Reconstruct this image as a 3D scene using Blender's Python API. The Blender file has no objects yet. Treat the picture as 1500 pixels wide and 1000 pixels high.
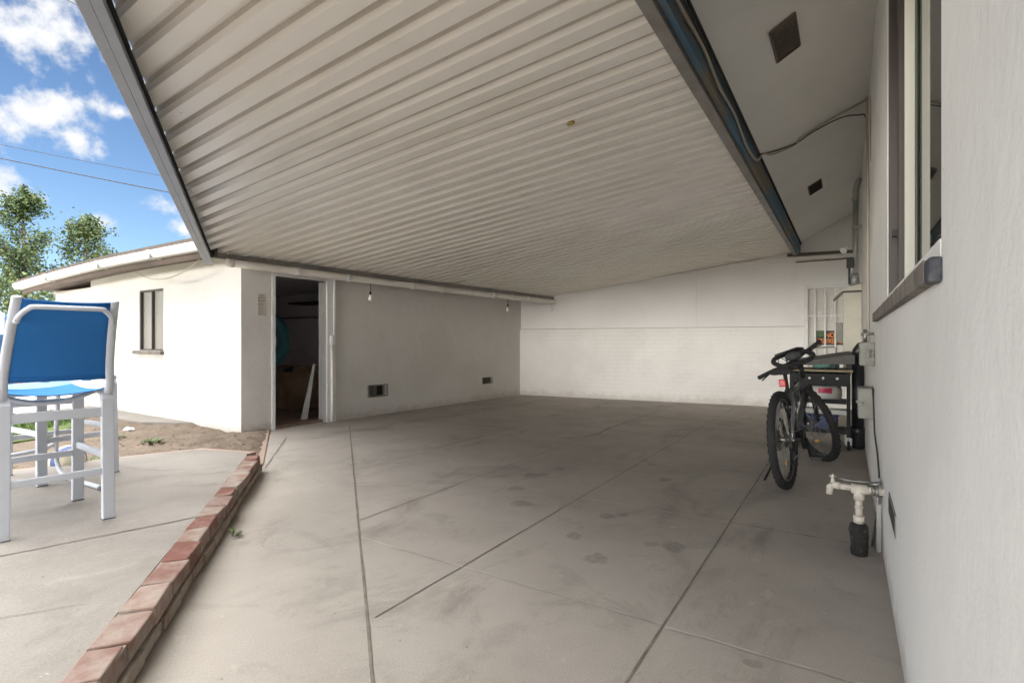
import bpy, math, random
from mathutils import Vector, Matrix, Quaternion, noise as mnoise
random.seed(7)
R = math.radians
C = bpy.context.scene.collection
SC = bpy.context.scene
# ------------------------------------------------------------------ camera
CAM_H = 1.12
cam_d = bpy.data.cameras.new('camera'); cam = bpy.data.objects.new('camera', cam_d); C.objects.link(cam)
cam_d.sensor_width = 36.0; cam_d.lens = 36.0*770/1500; cam_d.clip_start = 0.02; cam_d.clip_end = 2000
TH = math.atan(490/770)
cam.location = (0, 0, CAM_H); cam.rotation_euler = (R(90), 0, TH)
SC.camera = cam
def pix_dir(px, py):
    r = (px-750)/770; q = (500-py)/770; c, s = math.cos(TH), math.sin(TH)
    return Vector((r*c-s, r*s+c, q)).normalized()
# ------------------------------------------------------------------ light
SUN_EL, SUN_AZ = R(30), R(2)          # sun over the right hand house, azimuth counted from +X towards +Y
EXPOSURE = 2.0
sun_d = bpy.data.lights.new('sun', 'SUN'); sun_d.energy = 2.0; sun_d.angle = R(0.6); sun_d.color = (1, .93, .84)
sun = bpy.data.objects.new('sun', sun_d); C.objects.link(sun)
sv = Vector((math.cos(SUN_EL)*math.cos(SUN_AZ), math.cos(SUN_EL)*math.sin(SUN_AZ), math.sin(SUN_EL)))
sun.rotation_euler = sv.to_track_quat('Z', 'Y').to_euler(); sun.location = sv*40
W = bpy.data.worlds.new('World'); SC.world = W; W.use_nodes = True
wn, wl = W.node_tree.nodes, W.node_tree.links
bg = wn['Background']; bg.inputs[1].default_value = 0.12
sky = wn.new('ShaderNodeTexSky'); sky.sky_type = 'NISHITA'; sky.sun_disc = False
sky.sun_elevation = SUN_EL; sky.sun_rotation = math.pi/2 - SUN_AZ
sky.air_density = 1.0; sky.dust_density = 0.35; sky.ozone_density = 2.2
tcw = wn.new('ShaderNodeTexCoord')
def wmath(op, a, b=None, clamp=False):
    n = wn.new('ShaderNodeMath'); n.operation = op; n.use_clamp = clamp
    for i, v in enumerate((a, b)):
        if v is None: continue
        if hasattr(v, 'node'): wl.new(v, n.inputs[i])
        else: n.inputs[i].default_value = v
    return n.outputs[0]
def wvec(op, a, b):
    n = wn.new('ShaderNodeVectorMath'); n.operation = op
    for i, v in enumerate((a, b)):
        if hasattr(v, 'node'): wl.new(v, n.inputs[i])
        else: n.inputs[i].default_value = v
    return n
gen = tcw.outputs['Generated']
nz = wn.new('ShaderNodeTexNoise'); nz.inputs['Scale'].default_value = 16; nz.inputs['Detail'].default_value = 8; nz.inputs['Roughness'].default_value = .62
wl.new(gen, nz.inputs['Vector'])
nz2 = wn.new('ShaderNodeTexNoise'); nz2.inputs['Scale'].default_value = 46; nz2.inputs['Detail'].default_value = 6
wl.new(gen, nz2.inputs['Vector'])
cloud = None
for px, py, rad, amt in [(84, 55, .072, 1), (42, 72, .04, .4), (42, 163, .066, 1), (-10, 172, .07, 1), (112, 204, .052, 1), (176, 165, .036, .9), (243, 296, .05, 1), (275, 335, .045, 1), (2, 30, .07, .8), (75, 5, .04, .7), (140, 325, .02, .5), (330, 60, .1, .9), (-160, 260, .14, 1), (420, 210, .12, 1)]:
    d = pix_dir(px, py)
    dv = wvec('SUBTRACT', gen, d)
    ml = wvec('MULTIPLY', dv.outputs[0], (1, 1, 1.9))
    ln = wn.new('ShaderNodeVectorMath'); ln.operation = 'LENGTH'; wl.new(ml.outputs[0], ln.inputs[0])
    a = wmath('DIVIDE', ln.outputs['Value'], rad)
    a = wmath('SUBTRACT', 1.0, a)
    a = wmath('MULTIPLY', a, amt)
    cloud = a if cloud is None else wmath('MAXIMUM', cloud, a)
edge = wmath('MULTIPLY', wmath('SUBTRACT', nz.outputs['Fac'], .5), 3.4)
edge2 = wmath('MULTIPLY', wmath('SUBTRACT', nz2.outputs['Fac'], .5), 1.0)
cm = wmath('ADD', wmath('ADD', cloud, edge), edge2)
cm = wmath('MULTIPLY', cm, wmath('GREATER_THAN', cloud, -.6))
mr = wn.new('ShaderNodeMapRange'); mr.interpolation_type = 'SMOOTHSTEP'
wl.new(cm, mr.inputs[0]); mr.inputs[1].default_value = .08; mr.inputs[2].default_value = 1.05
# added bright sky band low behind the camera, fills the carport with light
sepw = wn.new('ShaderNodeSeparateXYZ'); wl.new(gen, sepw.inputs[0])
bk = wmath('ADD', wmath('MULTIPLY', sepw.outputs['X'], -.15), wmath('MULTIPLY', sepw.outputs['Y'], -.99))
hl = wmath('SQRT', wmath('SUBTRACT', 1.0001, wmath('MULTIPLY', sepw.outputs['Z'], sepw.outputs['Z'])))
bk = wmath('DIVIDE', bk, hl)
bk = wmath('ADD', bk, wmath('MULTIPLY', wmath('SUBTRACT', nz.outputs['Fac'], .5), .3))
mb_ = wn.new('ShaderNodeMapRange'); mb_.interpolation_type = 'SMOOTHSTEP'; wl.new(bk, mb_.inputs[0])
mb_.inputs[1].default_value = .82; mb_.inputs[2].default_value = .97
me_ = wn.new('ShaderNodeMapRange'); me_.interpolation_type = 'SMOOTHSTEP'
wl.new(wmath('ADD', sepw.outputs['Z'], wmath('MULTIPLY', wmath('SUBTRACT', nz.outputs['Fac'], .5), .12)), me_.inputs[0])
me_.inputs[1].default_value = .08; me_.inputs[2].default_value = .17; me_.inputs[3].default_value = 1; me_.inputs[4].default_value = 0
fill_band = wmath('MULTIPLY', mb_.outputs[0], me_.outputs[0])
tint = wn.new('ShaderNodeMix'); tint.data_type = 'RGBA'; tint.blend_type = 'MULTIPLY'; tint.inputs[0].default_value = 1
wl.new(sky.outputs[0], tint.inputs[6]); tint.inputs[7].default_value = (.235, .262, .295, 1)
m1 = wn.new('ShaderNodeMix'); m1.data_type = 'RGBA'; wl.new(mr.outputs[0], m1.inputs[0]); wl.new(tint.outputs[2], m1.inputs[6])
m1.inputs[7].default_value = (2.1, 2.12, 2.18, 1)
hi = wmath('ADD', sepw.outputs['Z'], wmath('ADD', wmath('MULTIPLY', sepw.outputs['X'], -.16), wmath('MULTIPLY', sepw.outputs['Y'], -.14)))  # added bright overhead sky patch, out of view, to light the patio
hi = wmath('ADD', hi, wmath('MULTIPLY', wmath('SUBTRACT', nz.outputs['Fac'], .5), .25))
mh_ = wn.new('ShaderNodeMapRange'); mh_.interpolation_type = 'SMOOTHSTEP'; wl.new(hi, mh_.inputs[0]); mh_.inputs[1].default_value = .66; mh_.inputs[2].default_value = .84
m3 = wn.new('ShaderNodeMix'); m3.data_type = 'RGBA'; wl.new(wmath('MULTIPLY', mh_.outputs[0], .92), m3.inputs[0]); wl.new(m1.outputs[2], m3.inputs[6])
m3.inputs[7].default_value = (18.5, 18.1, 17.5, 1)
m2 = wn.new('ShaderNodeMix'); m2.data_type = 'RGBA'; wl.new(fill_band, m2.inputs[0]); wl.new(m3.outputs[2], m2.inputs[6])
m2.inputs[7].default_value = (54.0, 51.8, 48.6, 1)
wl.new(m2.outputs[2], bg.inputs[0])
SC.view_settings.view_transform = 'Standard'; SC.view_settings.look = 'None'
SC.view_settings.exposure = EXPOSURE; SC.view_settings.gamma = 1; SC.view_settings.use_curve_mapping = False
SC.cycles.max_bounces = 12; SC.cycles.diffuse_bounces = 7; SC.cycles.glossy_bounces = 4; SC.cycles.use_denoising = True

# ------------------------------------------------------------------ mesh builder
class MB:
    def __init__(s): s.v = []; s.f = []; s.sm = []
    def _add(s, vs, fs, smooth=False):
        o = len(s.v); s.v += [Vector(v) for v in vs]
        for f in fs: s.f.append([i+o for i in f]); s.sm.append(smooth)
        return s
    def box(s, x0, x1, y0, y1, z0, z1):
        return s._add([(x0,y0,z0),(x1,y0,z0),(x1,y1,z0),(x0,y1,z0),(x0,y0,z1),(x1,y0,z1),(x1,y1,z1),(x0,y1,z1)],
                      [(3,2,1,0),(4,5,6,7),(0,1,5,4),(1,2,6,5),(2,3,7,6),(3,0,4,7)])
    def cbox(s, c, sz, rot=None):
        M = rot if rot is not None else Matrix.Identity(3)
        c = Vector(c); h = [a/2 for a in sz]
        vs = [c + M @ Vector((i*h[0], j*h[1], k*h[2])) for k in (-1,1) for i, j in ((-1,-1),(1,-1),(1,1),(-1,1))]
        return s._add(vs, [(3,2,1,0),(4,5,6,7),(0,1,5,4),(1,2,6,5),(2,3,7,6),(3,0,4,7)])
    def bar(s, p0, p1, w, d, up=(0,0,1)):
        p0, p1 = Vector(p0), Vector(p1); z = (p1-p0); L = z.length; z.normalize()
        x = Vector(up).cross(z)
        if x.length < 1e-4: x = Vector((1,0,0)).cross(z)
        x.normalize(); y = z.cross(x)
        M = Matrix((x, y, z)).transposed()
        return s.cbox((p0+p1)/2, (w, d, L), M)
    def tube(s, pts, r, n=10, closed=False, caps=True, flat=1.0):
        pts = [Vector(p) for p in pts]; m = len(pts)
        rr = r if isinstance(r, (list, tuple)) else [r]*m
        vs, fs = [], []; t0 = None; u = None
        for i, p in enumerate(pts):
            if closed: t = pts[(i+1) % m]-pts[i-1]
            else: t = pts[min(i+1, m-1)]-pts[max(i-1, 0)]
            t.normalize()
            if u is None:
                a = Vector((0,0,1)) if abs(t.z) < .9 else Vector((1,0,0))
                u = t.cross(a).normalized()
            else:
                u = (u - t*u.dot(t)).normalized()
            w = t.cross(u)
            for k in range(n):
                a = 2*math.pi*k/n
                vs.append(p + (u*math.cos(a) + w*math.sin(a)*flat)*rr[i])
        for i in range(m if closed else m-1):
            for k in range(n):
                a, b = i*n+k, i*n+(k+1) % n; j = (i+1) % m
                fs.append((a, b, j*n+(k+1) % n, j*n+k))
        o = len(s.v); s._add(vs, fs, True)
        if caps and not closed:
            s.f.append([o+k for k in range(n)][::-1]); s.sm.append(False)
            s.f.append([o+(m-1)*n+k for k in range(n)]); s.sm.append(False)
        return s
    def cyl(s, p0, p1, r0, r1=None, n=14):
        return s.tube([p0, p1], [r0, r0 if r1 is None else r1], n)
    def lathe(s, prof, n=18, c=(0,0,0), M=None):
        c = Vector(c); vs, fs = [], []; m = len(prof)
        for r, z in prof:
            for k in range(n):
                a = 2*math.pi*k/n; v = Vector((r*math.cos(a), r*math.sin(a), z))
                vs.append(c + (M @ v if M is not None else v))
        for i in range(m-1):
            for k in range(n):
                fs.append((i*n+k, i*n+(k+1) % n, (i+1)*n+(k+1) % n, (i+1)*n+k))
        return s._add(vs, fs, True)
    def ball(s, c, r, n=14, m=8):
        rr = r if isinstance(r, (tuple, list)) else (r, r, r)
        c = Vector(c); vs = [c+Vector((0,0,-rr[2]))]; fs = []
        for i in range(1, m):
            a = math.pi*i/m
            for k in range(n):
                b = 2*math.pi*k/n
                vs.append(c+Vector((rr[0]*math.sin(a)*math.cos(b), rr[1]*math.sin(a)*math.sin(b), -rr[2]*math.cos(a))))
        vs.append(c+Vector((0,0,rr[2]))); L = len(vs)-1
        for k in range(n):
            fs.append((0, 1+(k+1) % n, 1+k)); fs.append((L, 1+(m-2)*n+k, 1+(m-2)*n+(k+1) % n))
            for i in range(m-2):
                a, b = 1+i*n+k, 1+i*n+(k+1) % n; fs.append((a, b, b+n, a+n))
        return s._add(vs, fs, True)
    def poly(s, pts): return s._add(pts, [list(range(len(pts)))])
    def prism(s, pts, z0, z1):
        n = len(pts); vs = [(p[0], p[1], z0) for p in pts]+[(p[0], p[1], z1) for p in pts]
        return s._add(vs, [list(range(n))[::-1], list(range(n, 2*n))]+[(i, (i+1) % n, n+(i+1) % n, n+i) for i in range(n)])
    def extr(s, pts, vec):
        n = len(pts); vec = Vector(vec); vs = [Vector(p) for p in pts]; vs += [p+vec for p in vs]
        return s._add(vs, [list(range(n))[::-1], list(range(n, 2*n))]+[(i, (i+1) % n, n+(i+1) % n, n+i) for i in range(n)])
    def grid(s, fn, nu, nv, smooth=True):
        vs = [fn(i/nu, j/nv) for j in range(nv+1) for i in range(nu+1)]
        return s._add(vs, [(j*(nu+1)+i, j*(nu+1)+i+1, (j+1)*(nu+1)+i+1, (j+1)*(nu+1)+i) for j in range(nv) for i in range(nu)], smooth)
    def xf(s, M, a=0):
        for i in range(a, len(s.v)): s.v[i] = M @ s.v[i]
        return s
def origin(p):
    o = Vector((0,0,0))
    while p is not None: o += p.location; p = p.parent
    return o
def fix_normals(me):
    import bmesh
    b = bmesh.new(); b.from_mesh(me); bmesh.ops.recalc_face_normals(b, faces=b.faces); b.to_mesh(me); b.free()
def obj(name, mb, mat, parent=None, world=True, bevel=0, recalc=True, solid=0):
    me = bpy.data.meshes.new(name)
    off = origin(parent) if (parent is not None and world) else Vector((0,0,0))
    if parent is None and world:                       # a thing of one mesh: origin at its base
        xs = [v.x for v in mb.v]; ys = [v.y for v in mb.v]
        off = Vector(((min(xs)+max(xs))/2, (min(ys)+max(ys))/2, min(v.z for v in mb.v)))
    me.from_pydata([v-off for v in mb.v], [], mb.f)
    me.polygons.foreach_set('use_smooth', mb.sm); me.update()
    if recalc: fix_normals(me)
    for m in (mat if isinstance(mat, list) else [mat]): me.materials.append(m)
    o = bpy.data.objects.new(name, me); C.objects.link(o)
    if parent is not None: o.parent = parent
    elif world: o.location = off
    if solid:
        md = o.modifiers.new('solid', 'SOLIDIFY'); md.thickness = solid; md.offset = 0
    if bevel:
        md = o.modifiers.new('bevel', 'BEVEL'); md.width = bevel; md.segments = 2; md.limit_method = 'ANGLE'; md.angle_limit = R(40)
    return o
def tag(o, label=None, cat=None, group=None, kind=None):
    if label: o['label'] = label
    if cat: o['category'] = cat
    if group: o['group'] = group
    if kind: o['kind'] = kind
    return o
def thing(name, loc, label, cat, group=None, rz=0):
    o = bpy.data.objects.new(name, None); o.empty_display_size = .1; C.objects.link(o)
    o.location = loc; o.rotation_euler = (0, 0, rz)
    return tag(o, label, cat, group)
def copy_tree(o, parent=None):
    c = o.copy(); C.objects.link(c); c.parent = parent
    for ch in list(o.children): copy_tree(ch, c)
    return c

# ------------------------------------------------------------------ materials
def mat(name, col, rough=.6, metal=0, col2=None, vscale=3, vdetail=6, vlo=.35, vhi=.65, bump=0, bscale=60, bdetail=4, bdist=.004, fine=0, fscale=120, emit=None, sheen=0, spec=.5, trans=0, stretch=(1,1,1), coat=0):
    m = bpy.data.materials.new(name); m.use_nodes = True
    n, l = m.node_tree.nodes, m.node_tree.links; p = n['Principled BSDF']
    p.inputs['Base Color'].default_value = (*col, 1); p.inputs['Roughness'].default_value = rough; p.inputs['Metallic'].default_value = metal
    p.inputs['Specular IOR Level'].default_value = spec
    if coat: p.inputs['Coat Weight'].default_value = coat
    if sheen: p.inputs['Sheen Weight'].default_value = sheen; p.inputs['Sheen Roughness'].default_value = .4
    if trans: p.inputs['Transmission Weight'].default_value = trans
    tc = n.new('ShaderNodeTexCoord'); mp = n.new('ShaderNodeMapping'); mp.inputs['Scale'].default_value = stretch
    l.new(tc.outputs['Object'], mp.inputs[0]); V = mp.outputs[0]
    colout = None
    if col2:
        t = n.new('ShaderNodeTexNoise'); t.inputs['Scale'].default_value = vscale; t.inputs['Detail'].default_value = vdetail; t.inputs['Roughness'].default_value = .6; l.new(V, t.inputs['Vector'])
        r = n.new('ShaderNodeMapRange'); l.new(t.outputs['Fac'], r.inputs[0]); r.inputs[1].default_value = vlo; r.inputs[2].default_value = vhi
        x = n.new('ShaderNodeMix'); x.data_type = 'RGBA'; l.new(r.outputs[0], x.inputs[0]); x.inputs[6].default_value = (*col, 1); x.inputs[7].default_value = (*col2, 1)
        colout = x.outputs[2]
    if fine:
        t = n.new('ShaderNodeTexNoise'); t.inputs['Scale'].default_value = fscale; t.inputs['Detail'].default_value = 3; l.new(V, t.inputs['Vector'])
        r = n.new('ShaderNodeMapRange'); l.new(t.outputs['Fac'], r.inputs[0]); r.inputs[1].default_value = .3; r.inputs[2].default_value = .7; r.inputs[3].default_value = 1-fine; r.inputs[4].default_value = 1+fine*.6
        x = n.new('ShaderNodeMix'); x.data_type = 'RGBA'; x.blend_type = 'MULTIPLY'; x.inputs[0].default_value = 1
        if colout: l.new(colout, x.inputs[6])
        else: x.inputs[6].default_value = (*col, 1)
        cc = n.new('ShaderNodeCombineColor')
        for i in range(3): l.new(r.outputs[0], cc.inputs[i])
        l.new(cc.outputs[0], x.inputs[7]); colout = x.outputs[2]
    if colout: l.new(colout, p.inputs['Base Color'])
    if bump:
        t = n.new('ShaderNodeTexNoise'); t.inputs['Scale'].default_value = bscale; t.inputs['Detail'].default_value = bdetail; l.new(V, t.inputs['Vector'])
        b = n.new('ShaderNodeBump'); b.inputs['Strength'].default_value = bump; b.inputs['Distance'].default_value = bdist
        l.new(t.outputs['Fac'], b.inputs['Height']); l.new(b.outputs[0], p.inputs['Normal'])
    if emit:
        p.inputs['Emission Color'].default_value = (*emit, 1); p.inputs['Emission Strength'].default_value = 1
    return m
class NT:                                             # small node helper for the bigger materials
    def __init__(s, m): s.n, s.l = m.node_tree.nodes, m.node_tree.links; s.p = s.n['Principled BSDF']; s.V = s.n.new('ShaderNodeTexCoord').outputs['Object']
    def put(s, sock, v):
        if hasattr(v, 'node'): s.l.new(v, sock)
        else: sock.default_value = v
    def m(s, op, a, b=0.0, clamp=False):
        x = s.n.new('ShaderNodeMath'); x.operation = op; x.use_clamp = clamp; s.put(x.inputs[0], a); s.put(x.inputs[1], b); return x.outputs[0]
    def noise(s, scale, detail=5, rough=.55, vec=None, dist=0):
        x = s.n.new('ShaderNodeTexNoise'); x.inputs['Scale'].default_value = scale; x.inputs['Detail'].default_value = detail; x.inputs['Roughness'].default_value = rough; x.inputs['Distortion'].default_value = dist
        s.l.new(vec or s.V, x.inputs['Vector']); return x.outputs['Fac']
    def rng(s, v, a, b, c=0.0, d=1.0, smooth=True):
        x = s.n.new('ShaderNodeMapRange'); x.interpolation_type = 'SMOOTHSTEP' if smooth else 'LINEAR'; s.put(x.inputs[0], v)
        for i, k in enumerate((a, b, c, d)): x.inputs[i+1].default_value = k
        return x.outputs[0]
    def mix(s, f, a, b, mode='MIX'):
        x = s.n.new('ShaderNodeMix'); x.data_type = 'RGBA'; x.blend_type = mode; s.put(x.inputs[0], f)
        for i, k in ((6, a), (7, b)):
            if hasattr(k, 'node'): s.l.new(k, x.inputs[i])
            else: x.inputs[i].default_value = (*k, 1)
        return x.outputs[2]
    def grey(s, v):
        x = s.n.new('ShaderNodeCombineColor')
        for i in range(3): s.l.new(v, x.inputs[i])
        return x.outputs[0]
    def sep(s):
        x = s.n.new('ShaderNodeSeparateXYZ'); s.l.new(s.V, x.inputs[0]); return x.outputs
    def bump(s, h, strength, dist, normal=None):
        b = s.n.new('ShaderNodeBump'); b.inputs['Strength'].default_value = strength; b.inputs['Distance'].default_value = dist
        s.l.new(h, b.inputs['Height'])
        if normal: s.l.new(normal, b.inputs['Normal'])
        return b.outputs[0]
    def scale(s, v): 
        x = s.n.new('ShaderNodeMapping'); x.inputs['Scale'].default_value = v; s.l.new(s.V, x.inputs[0]); return x.outputs[0]
def new_mat(name, rough=.8):
    m = bpy.data.materials.new(name); m.use_nodes = True; t = NT(m); t.p.inputs['Roughness'].default_value = rough; return m, t

def stucco(name, a, b, stain, coarse=1.0, dirt=.28, rough=.85):
    m, t = new_mat(name, rough)
    c = t.mix(t.rng(t.noise(.9, 6, .6), .38, .66), a, b)
    c = t.mix(t.m('MULTIPLY', t.rng(t.noise(2.2, 8, .7, t.scale((1, 1, .45))), .56, .78), .55), c, stain)
    z = t.sep()[2]
    low = t.rng(t.m('ADD', z, t.m('MULTIPLY', t.m('SUBTRACT', t.noise(7, 6, .7), .5), .35)), .02, .13, 1, 0)
    c = t.mix(t.m('MULTIPLY', low, dirt), c, (.30, .22, .15))
    sp = t.rng(t.noise(130, 2, .5), .70, .78)
    c = t.mix(t.m('MULTIPLY', sp, .4), c, (.30, .27, .23))
    sp2 = t.rng(t.noise(23, 3, .5), .74, .765); c = t.mix(t.m('MULTIPLY', sp2, .45), c, (.33, .29, .24))
    t.l.new(c, t.p.inputs['Base Color'])
    h = t.m('ADD', t.m('MULTIPLY', t.noise(26*coarse, 5, .6), 1.0), t.m('MULTIPLY', t.noise(110*coarse, 3, .6), .55))
    n2 = t.bump(t.noise(3.5, 3), .25, .03)
    t.l.new(t.bump(h, .55, .006, n2), t.p.inputs['Normal'])
    return m
M_stucco_left = stucco('white_stucco', (.70, .68, .645), (.645, .62, .58), (.56, .525, .48))
M_stucco_side = M_stucco_left
M_stucco_right = stucco('rough_white_stucco', (.79, .78, .75), (.72, .71, .68), (.60, .58, .545), .42, .35)
M_upper = stucco('smooth_white_plaster', (.84, .83, .81), (.80, .785, .76), (.74, .72, .69), .6, 0)
M_soffit = stucco('soffit_plaster', (.80, .79, .76), (.75, .74, .71), (.65, .63, .60), .45, 0)
M_inner = mat('dim_plaster', (.80, .75, .80), .9, col2=(.72, .67, .72), vscale=2)

def painted_brick():
    m, t = new_mat('white_painted_brick', .7)
    sep = t.sep(); cv = t.n.new('ShaderNodeCombineXYZ'); t.l.new(sep[0], cv.inputs[0]); t.l.new(sep[2], cv.inputs[1])
    wob = t.n.new('ShaderNodeVectorMath'); wob.operation = 'ADD'; t.l.new(cv.outputs[0], wob.inputs[0])
    nt_ = t.n.new('ShaderNodeTexNoise'); nt_.inputs['Scale'].default_value = 5; t.l.new(t.V, nt_.inputs['Vector'])
    sc = t.n.new('ShaderNodeVectorMath'); sc.operation = 'SCALE'; t.l.new(nt_.outputs['Color'], sc.inputs[0]); sc.inputs['Scale'].default_value = .018; t.l.new(sc.outputs[0], wob.inputs[1])
    br = t.n.new('ShaderNodeTexBrick'); t.l.new(wob.outputs[0], br.inputs['Vector'])
    br.inputs['Scale'].default_value = 1; br.inputs['Brick Width'].default_value = .215; br.inputs['Row Height'].default_value = .078; br.inputs['Mortar Size'].default_value = .009; br.inputs['Mortar Smooth'].default_value = .6
    c = t.mix(t.rng(t.noise(1.3, 6), .4, .65), (.83, .82, .79), (.78, .76, .73))
    c = t.mix(t.m('MULTIPLY', br.outputs['Fac'], t.rng(t.noise(1.7, 4), .35, .7, .0, .10)), c, (.60, .57, .53))
    low = t.rng(t.m('ADD', sep[2], t.m('MULTIPLY', t.m('SUBTRACT', t.noise(6, 6, .7), .5), .4)), .0, .16, 1, 0)
    c = t.mix(t.m('MULTIPLY', low, .3), c, (.36, .27, .19))
    t.l.new(c, t.p.inputs['Base Color'])
    h = t.m('ADD', t.m('MULTIPLY', t.m('SUBTRACT', 1.0, br.outputs['Fac']), t.rng(t.noise(2.1, 3), .3, .7, .15, .75)), t.m('ADD', t.m('MULTIPLY', t.noise(15, 5, .6, t.scale((1,1,.6))), 1.6), t.m('MULTIPLY', t.noise(4, 3), 1.0)))
    t.l.new(t.bump(h, .75, .009), t.p.inputs['Normal'])
    return m
M_brickpaint = painted_brick()

def concrete(name, a, b, dark, light, spots=(), patch=.6, rough=.72):
    m, t = new_mat(name, rough)
    v2 = t.scale((1, .55, 1))
    c = t.mix(t.rng(t.noise(.8, 7, .62, dist=.4), .36, .66), a, b)
    c = t.mix(t.m('MULTIPLY', t.rng(t.noise(1.7, 9, .68, v2, dist=.8), .50, .72), patch), c, dark)
    c = t.mix(t.m('MULTIPLY', t.rng(t.noise(3.1, 10, .72, v2, dist=.6), .57, .76), .45), c, light)
    c = t.mix(t.m('MULTIPLY', t.rng(t.noise(9, 8, .75), .60, .74), .30), c, light)
    c = t.mix(t.m('MULTIPLY', t.rng(t.noise(6.3, 9, .75, dist=1.2), .60, .72), .35), c, dark)
    c = t.mix(t.m('MULTIPLY', t.rng(t.noise(1.25, 12, .78, dist=2.0), .535, .60), .24), c, dark)
    c = t.mix(t.m('MULTIPLY', t.rng(t.noise(2.3, 12, .8, v2, dist=1.5), .60, .645), .40), c, light)
    c = t.mix(t.m('MULTIPLY', t.rng(t.noise(38, 2, .5), .73, .76), .55), c, tuple(k*.55 for k in dark))
    c = t.mix(t.m('MULTIPLY', t.rng(t.noise(31, 3, .6, dist=.5), .735, .76), .5), c, (.62, .59, .54))
    if spots:
        nv = t.n.new('ShaderNodeTexNoise'); nv.inputs['Scale'].default_value = 11; nv.inputs['Detail'].default_value = 4; t.l.new(t.V, nv.inputs['Vector'])
        sc = t.n.new('ShaderNodeVectorMath'); sc.operation = 'SCALE'; t.l.new(nv.outputs['Color'], sc.inputs[0]); sc.inputs['Scale'].default_value = .13
        vv = t.n.new('ShaderNodeVectorMath'); vv.operation = 'ADD'; t.l.new(t.V, vv.inputs[0]); t.l.new(sc.outputs[0], vv.inputs[1])
        tot = None
        for x, y, r in spots:
            d = t.n.new('ShaderNodeVectorMath'); d.operation = 'DISTANCE'; t.l.new(vv.outputs[0], d.inputs[0]); d.inputs[1].default_value = (x+.065, y+.065, .065)
            s_ = t.rng(d.outputs['Value'], r*.6, r*.9, 1, 0)
            tot = s_ if tot is None else t.m('MAXIMUM', tot, s_)
        c = t.mix(t.m('MULTIPLY', tot, t.rng(t.noise(30, 4),   .25, .6, .1, .4)), c, tuple(k*.55 for k in dark))
    f = t.rng(t.noise(160, 3, .6), .25, .75, .86, 1.1)
    c = t.mix(1.0, c, t.grey(f), 'MULTIPLY')
    t.l.new(c, t.p.inputs['Base Color'])
    t.l.new(t.rng(t.noise(2.5, 6), .35, .7, rough-.12, rough+.12), t.p.inputs['Roughness'])
    h = t.m('ADD', t.m('MULTIPLY', t.noise(40, 5), .6), t.noise(190, 2))
    n2 = t.bump(t.noise(2.2, 3), .12, .02)
    t.l.new(t.bump(h, .22, .003, n2), t.p.inputs['Normal'])
    return m
SPOTS = [(-1.284,3.176,.075), (-1.23,3.274,.05), (-.907,2.876,.06), (-.80,2.894,.085), (-1.084,2.533,.08), (-1.244,4.269,.075), (-2.218,3.804,.1), (-2.134,4.138,.07), (-2.158,3.885,.06), (-2.137,3.417,.09),
         (-1.501,4.724,.06), (-1.589,4.837,.05), (-1.331,2.752,.06), (-.35,1.75,.05), (-.28,2.0,.04), (-.2,1.5,.05), (-1.9,3.1,.09)]
M_floor = concrete('worn_concrete', (.44, .405, .36), (.375, .34, .30), (.235, .21, .182), (.53, .49, .445), SPOTS, .7)
M_patio = concrete('pale_concrete', (.285, .26, .232), (.24, .218, .192), (.165, .146, .126), (.36, .338, .307), (), .7)
M_path = concrete('sunlit_concrete', (.62, .59, .55), (.56, .53, .49), (.45, .42, .38), (.66, .64, .6), (), .2)
M_joint = mat('joint_dirt', (.15, .13, .108), .95, col2=(.27, .24, .205), vscale=9)
M_joint_light = mat('joint_dust', (.58, .54, .49), .95, col2=(.40, .37, .33), vscale=3)
M_dirt = mat('dry_dirt', (.205, .16, .12), .97, col2=(.145, .11, .08), vscale=2.6, vdetail=10, bump=1, bscale=9, bdetail=10, bdist=.05, fine=.3, fscale=70)
M_band = mat('pinkish_brick_band', (.42, .30, .25), .9, col2=(.36, .27, .22), vscale=7, bump=.4)
def corr_mat():
    m, t = new_mat('cream_painted_sheet_metal', .38)
    v = t.scale((.4, 1, 1))
    c = t.mix(t.rng(t.noise(.8, 4), .35, .7), (.87, .835, .775), (.83, .79, .73))
    c = t.mix(t.m('MULTIPLY', t.rng(t.noise(1.2, 4, .6, v), .58, .75), .35), c, (.62, .56, .48))
    
    t.l.new(c, t.p.inputs['Base Color'])
    t.l.new(t.rng(t.noise(3, 4, .5, v), .3, .7, .30, .48), t.p.inputs['Roughness'])
    return m
M_corr = corr_mat()
M_beam = mat('grey_painted_steel', (.33, .345, .375), .5, col2=(.285, .295, .32), vscale=4, bump=.1, bscale=30)
M_beam_w = mat('weathered_grey_steel', (.27, .255, .235), .55, col2=(.20, .185, .165), vscale=5, bump=.15, bscale=40)
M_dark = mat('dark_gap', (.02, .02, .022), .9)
M_blue_fascia = mat('faded_blue_wood', (.065, .135, .20), .75, col2=(.17, .145, .105), vscale=4, vlo=.48, vhi=.6, stretch=(1, .25, 1), bump=.3, bscale=30)
M_white = mat('white_enamel', (.80, .80, .78), .4, col2=(.74, .73, .70), vscale=8, bump=.05)
M_gutter = mat('white_gutter_paint', (.74, .74, .73), .4, col2=(.74, .72, .69), vscale=5, stretch=(.5, 1, 1))
M_pvc = mat('cream_plastic_pipe', (.82, .79, .74), .45, col2=(.76, .72, .66), vscale=4)
M_wood_grey = mat('weathered_brown_wood', (.155, .12, .10), .85, col2=(.10, .08, .068), vscale=6, stretch=(.3, 1, 1), bump=.4, bscale=30)
M_shingle = mat('brown_shingles', (.16, .125, .105), .95, col2=(.11, .09, .08), vscale=18, bump=.8, bscale=40)
M_tan = mat('tan_stucco', (.48, .40, .33), .9, col2=(.42, .35, .29), vscale=5)
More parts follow.
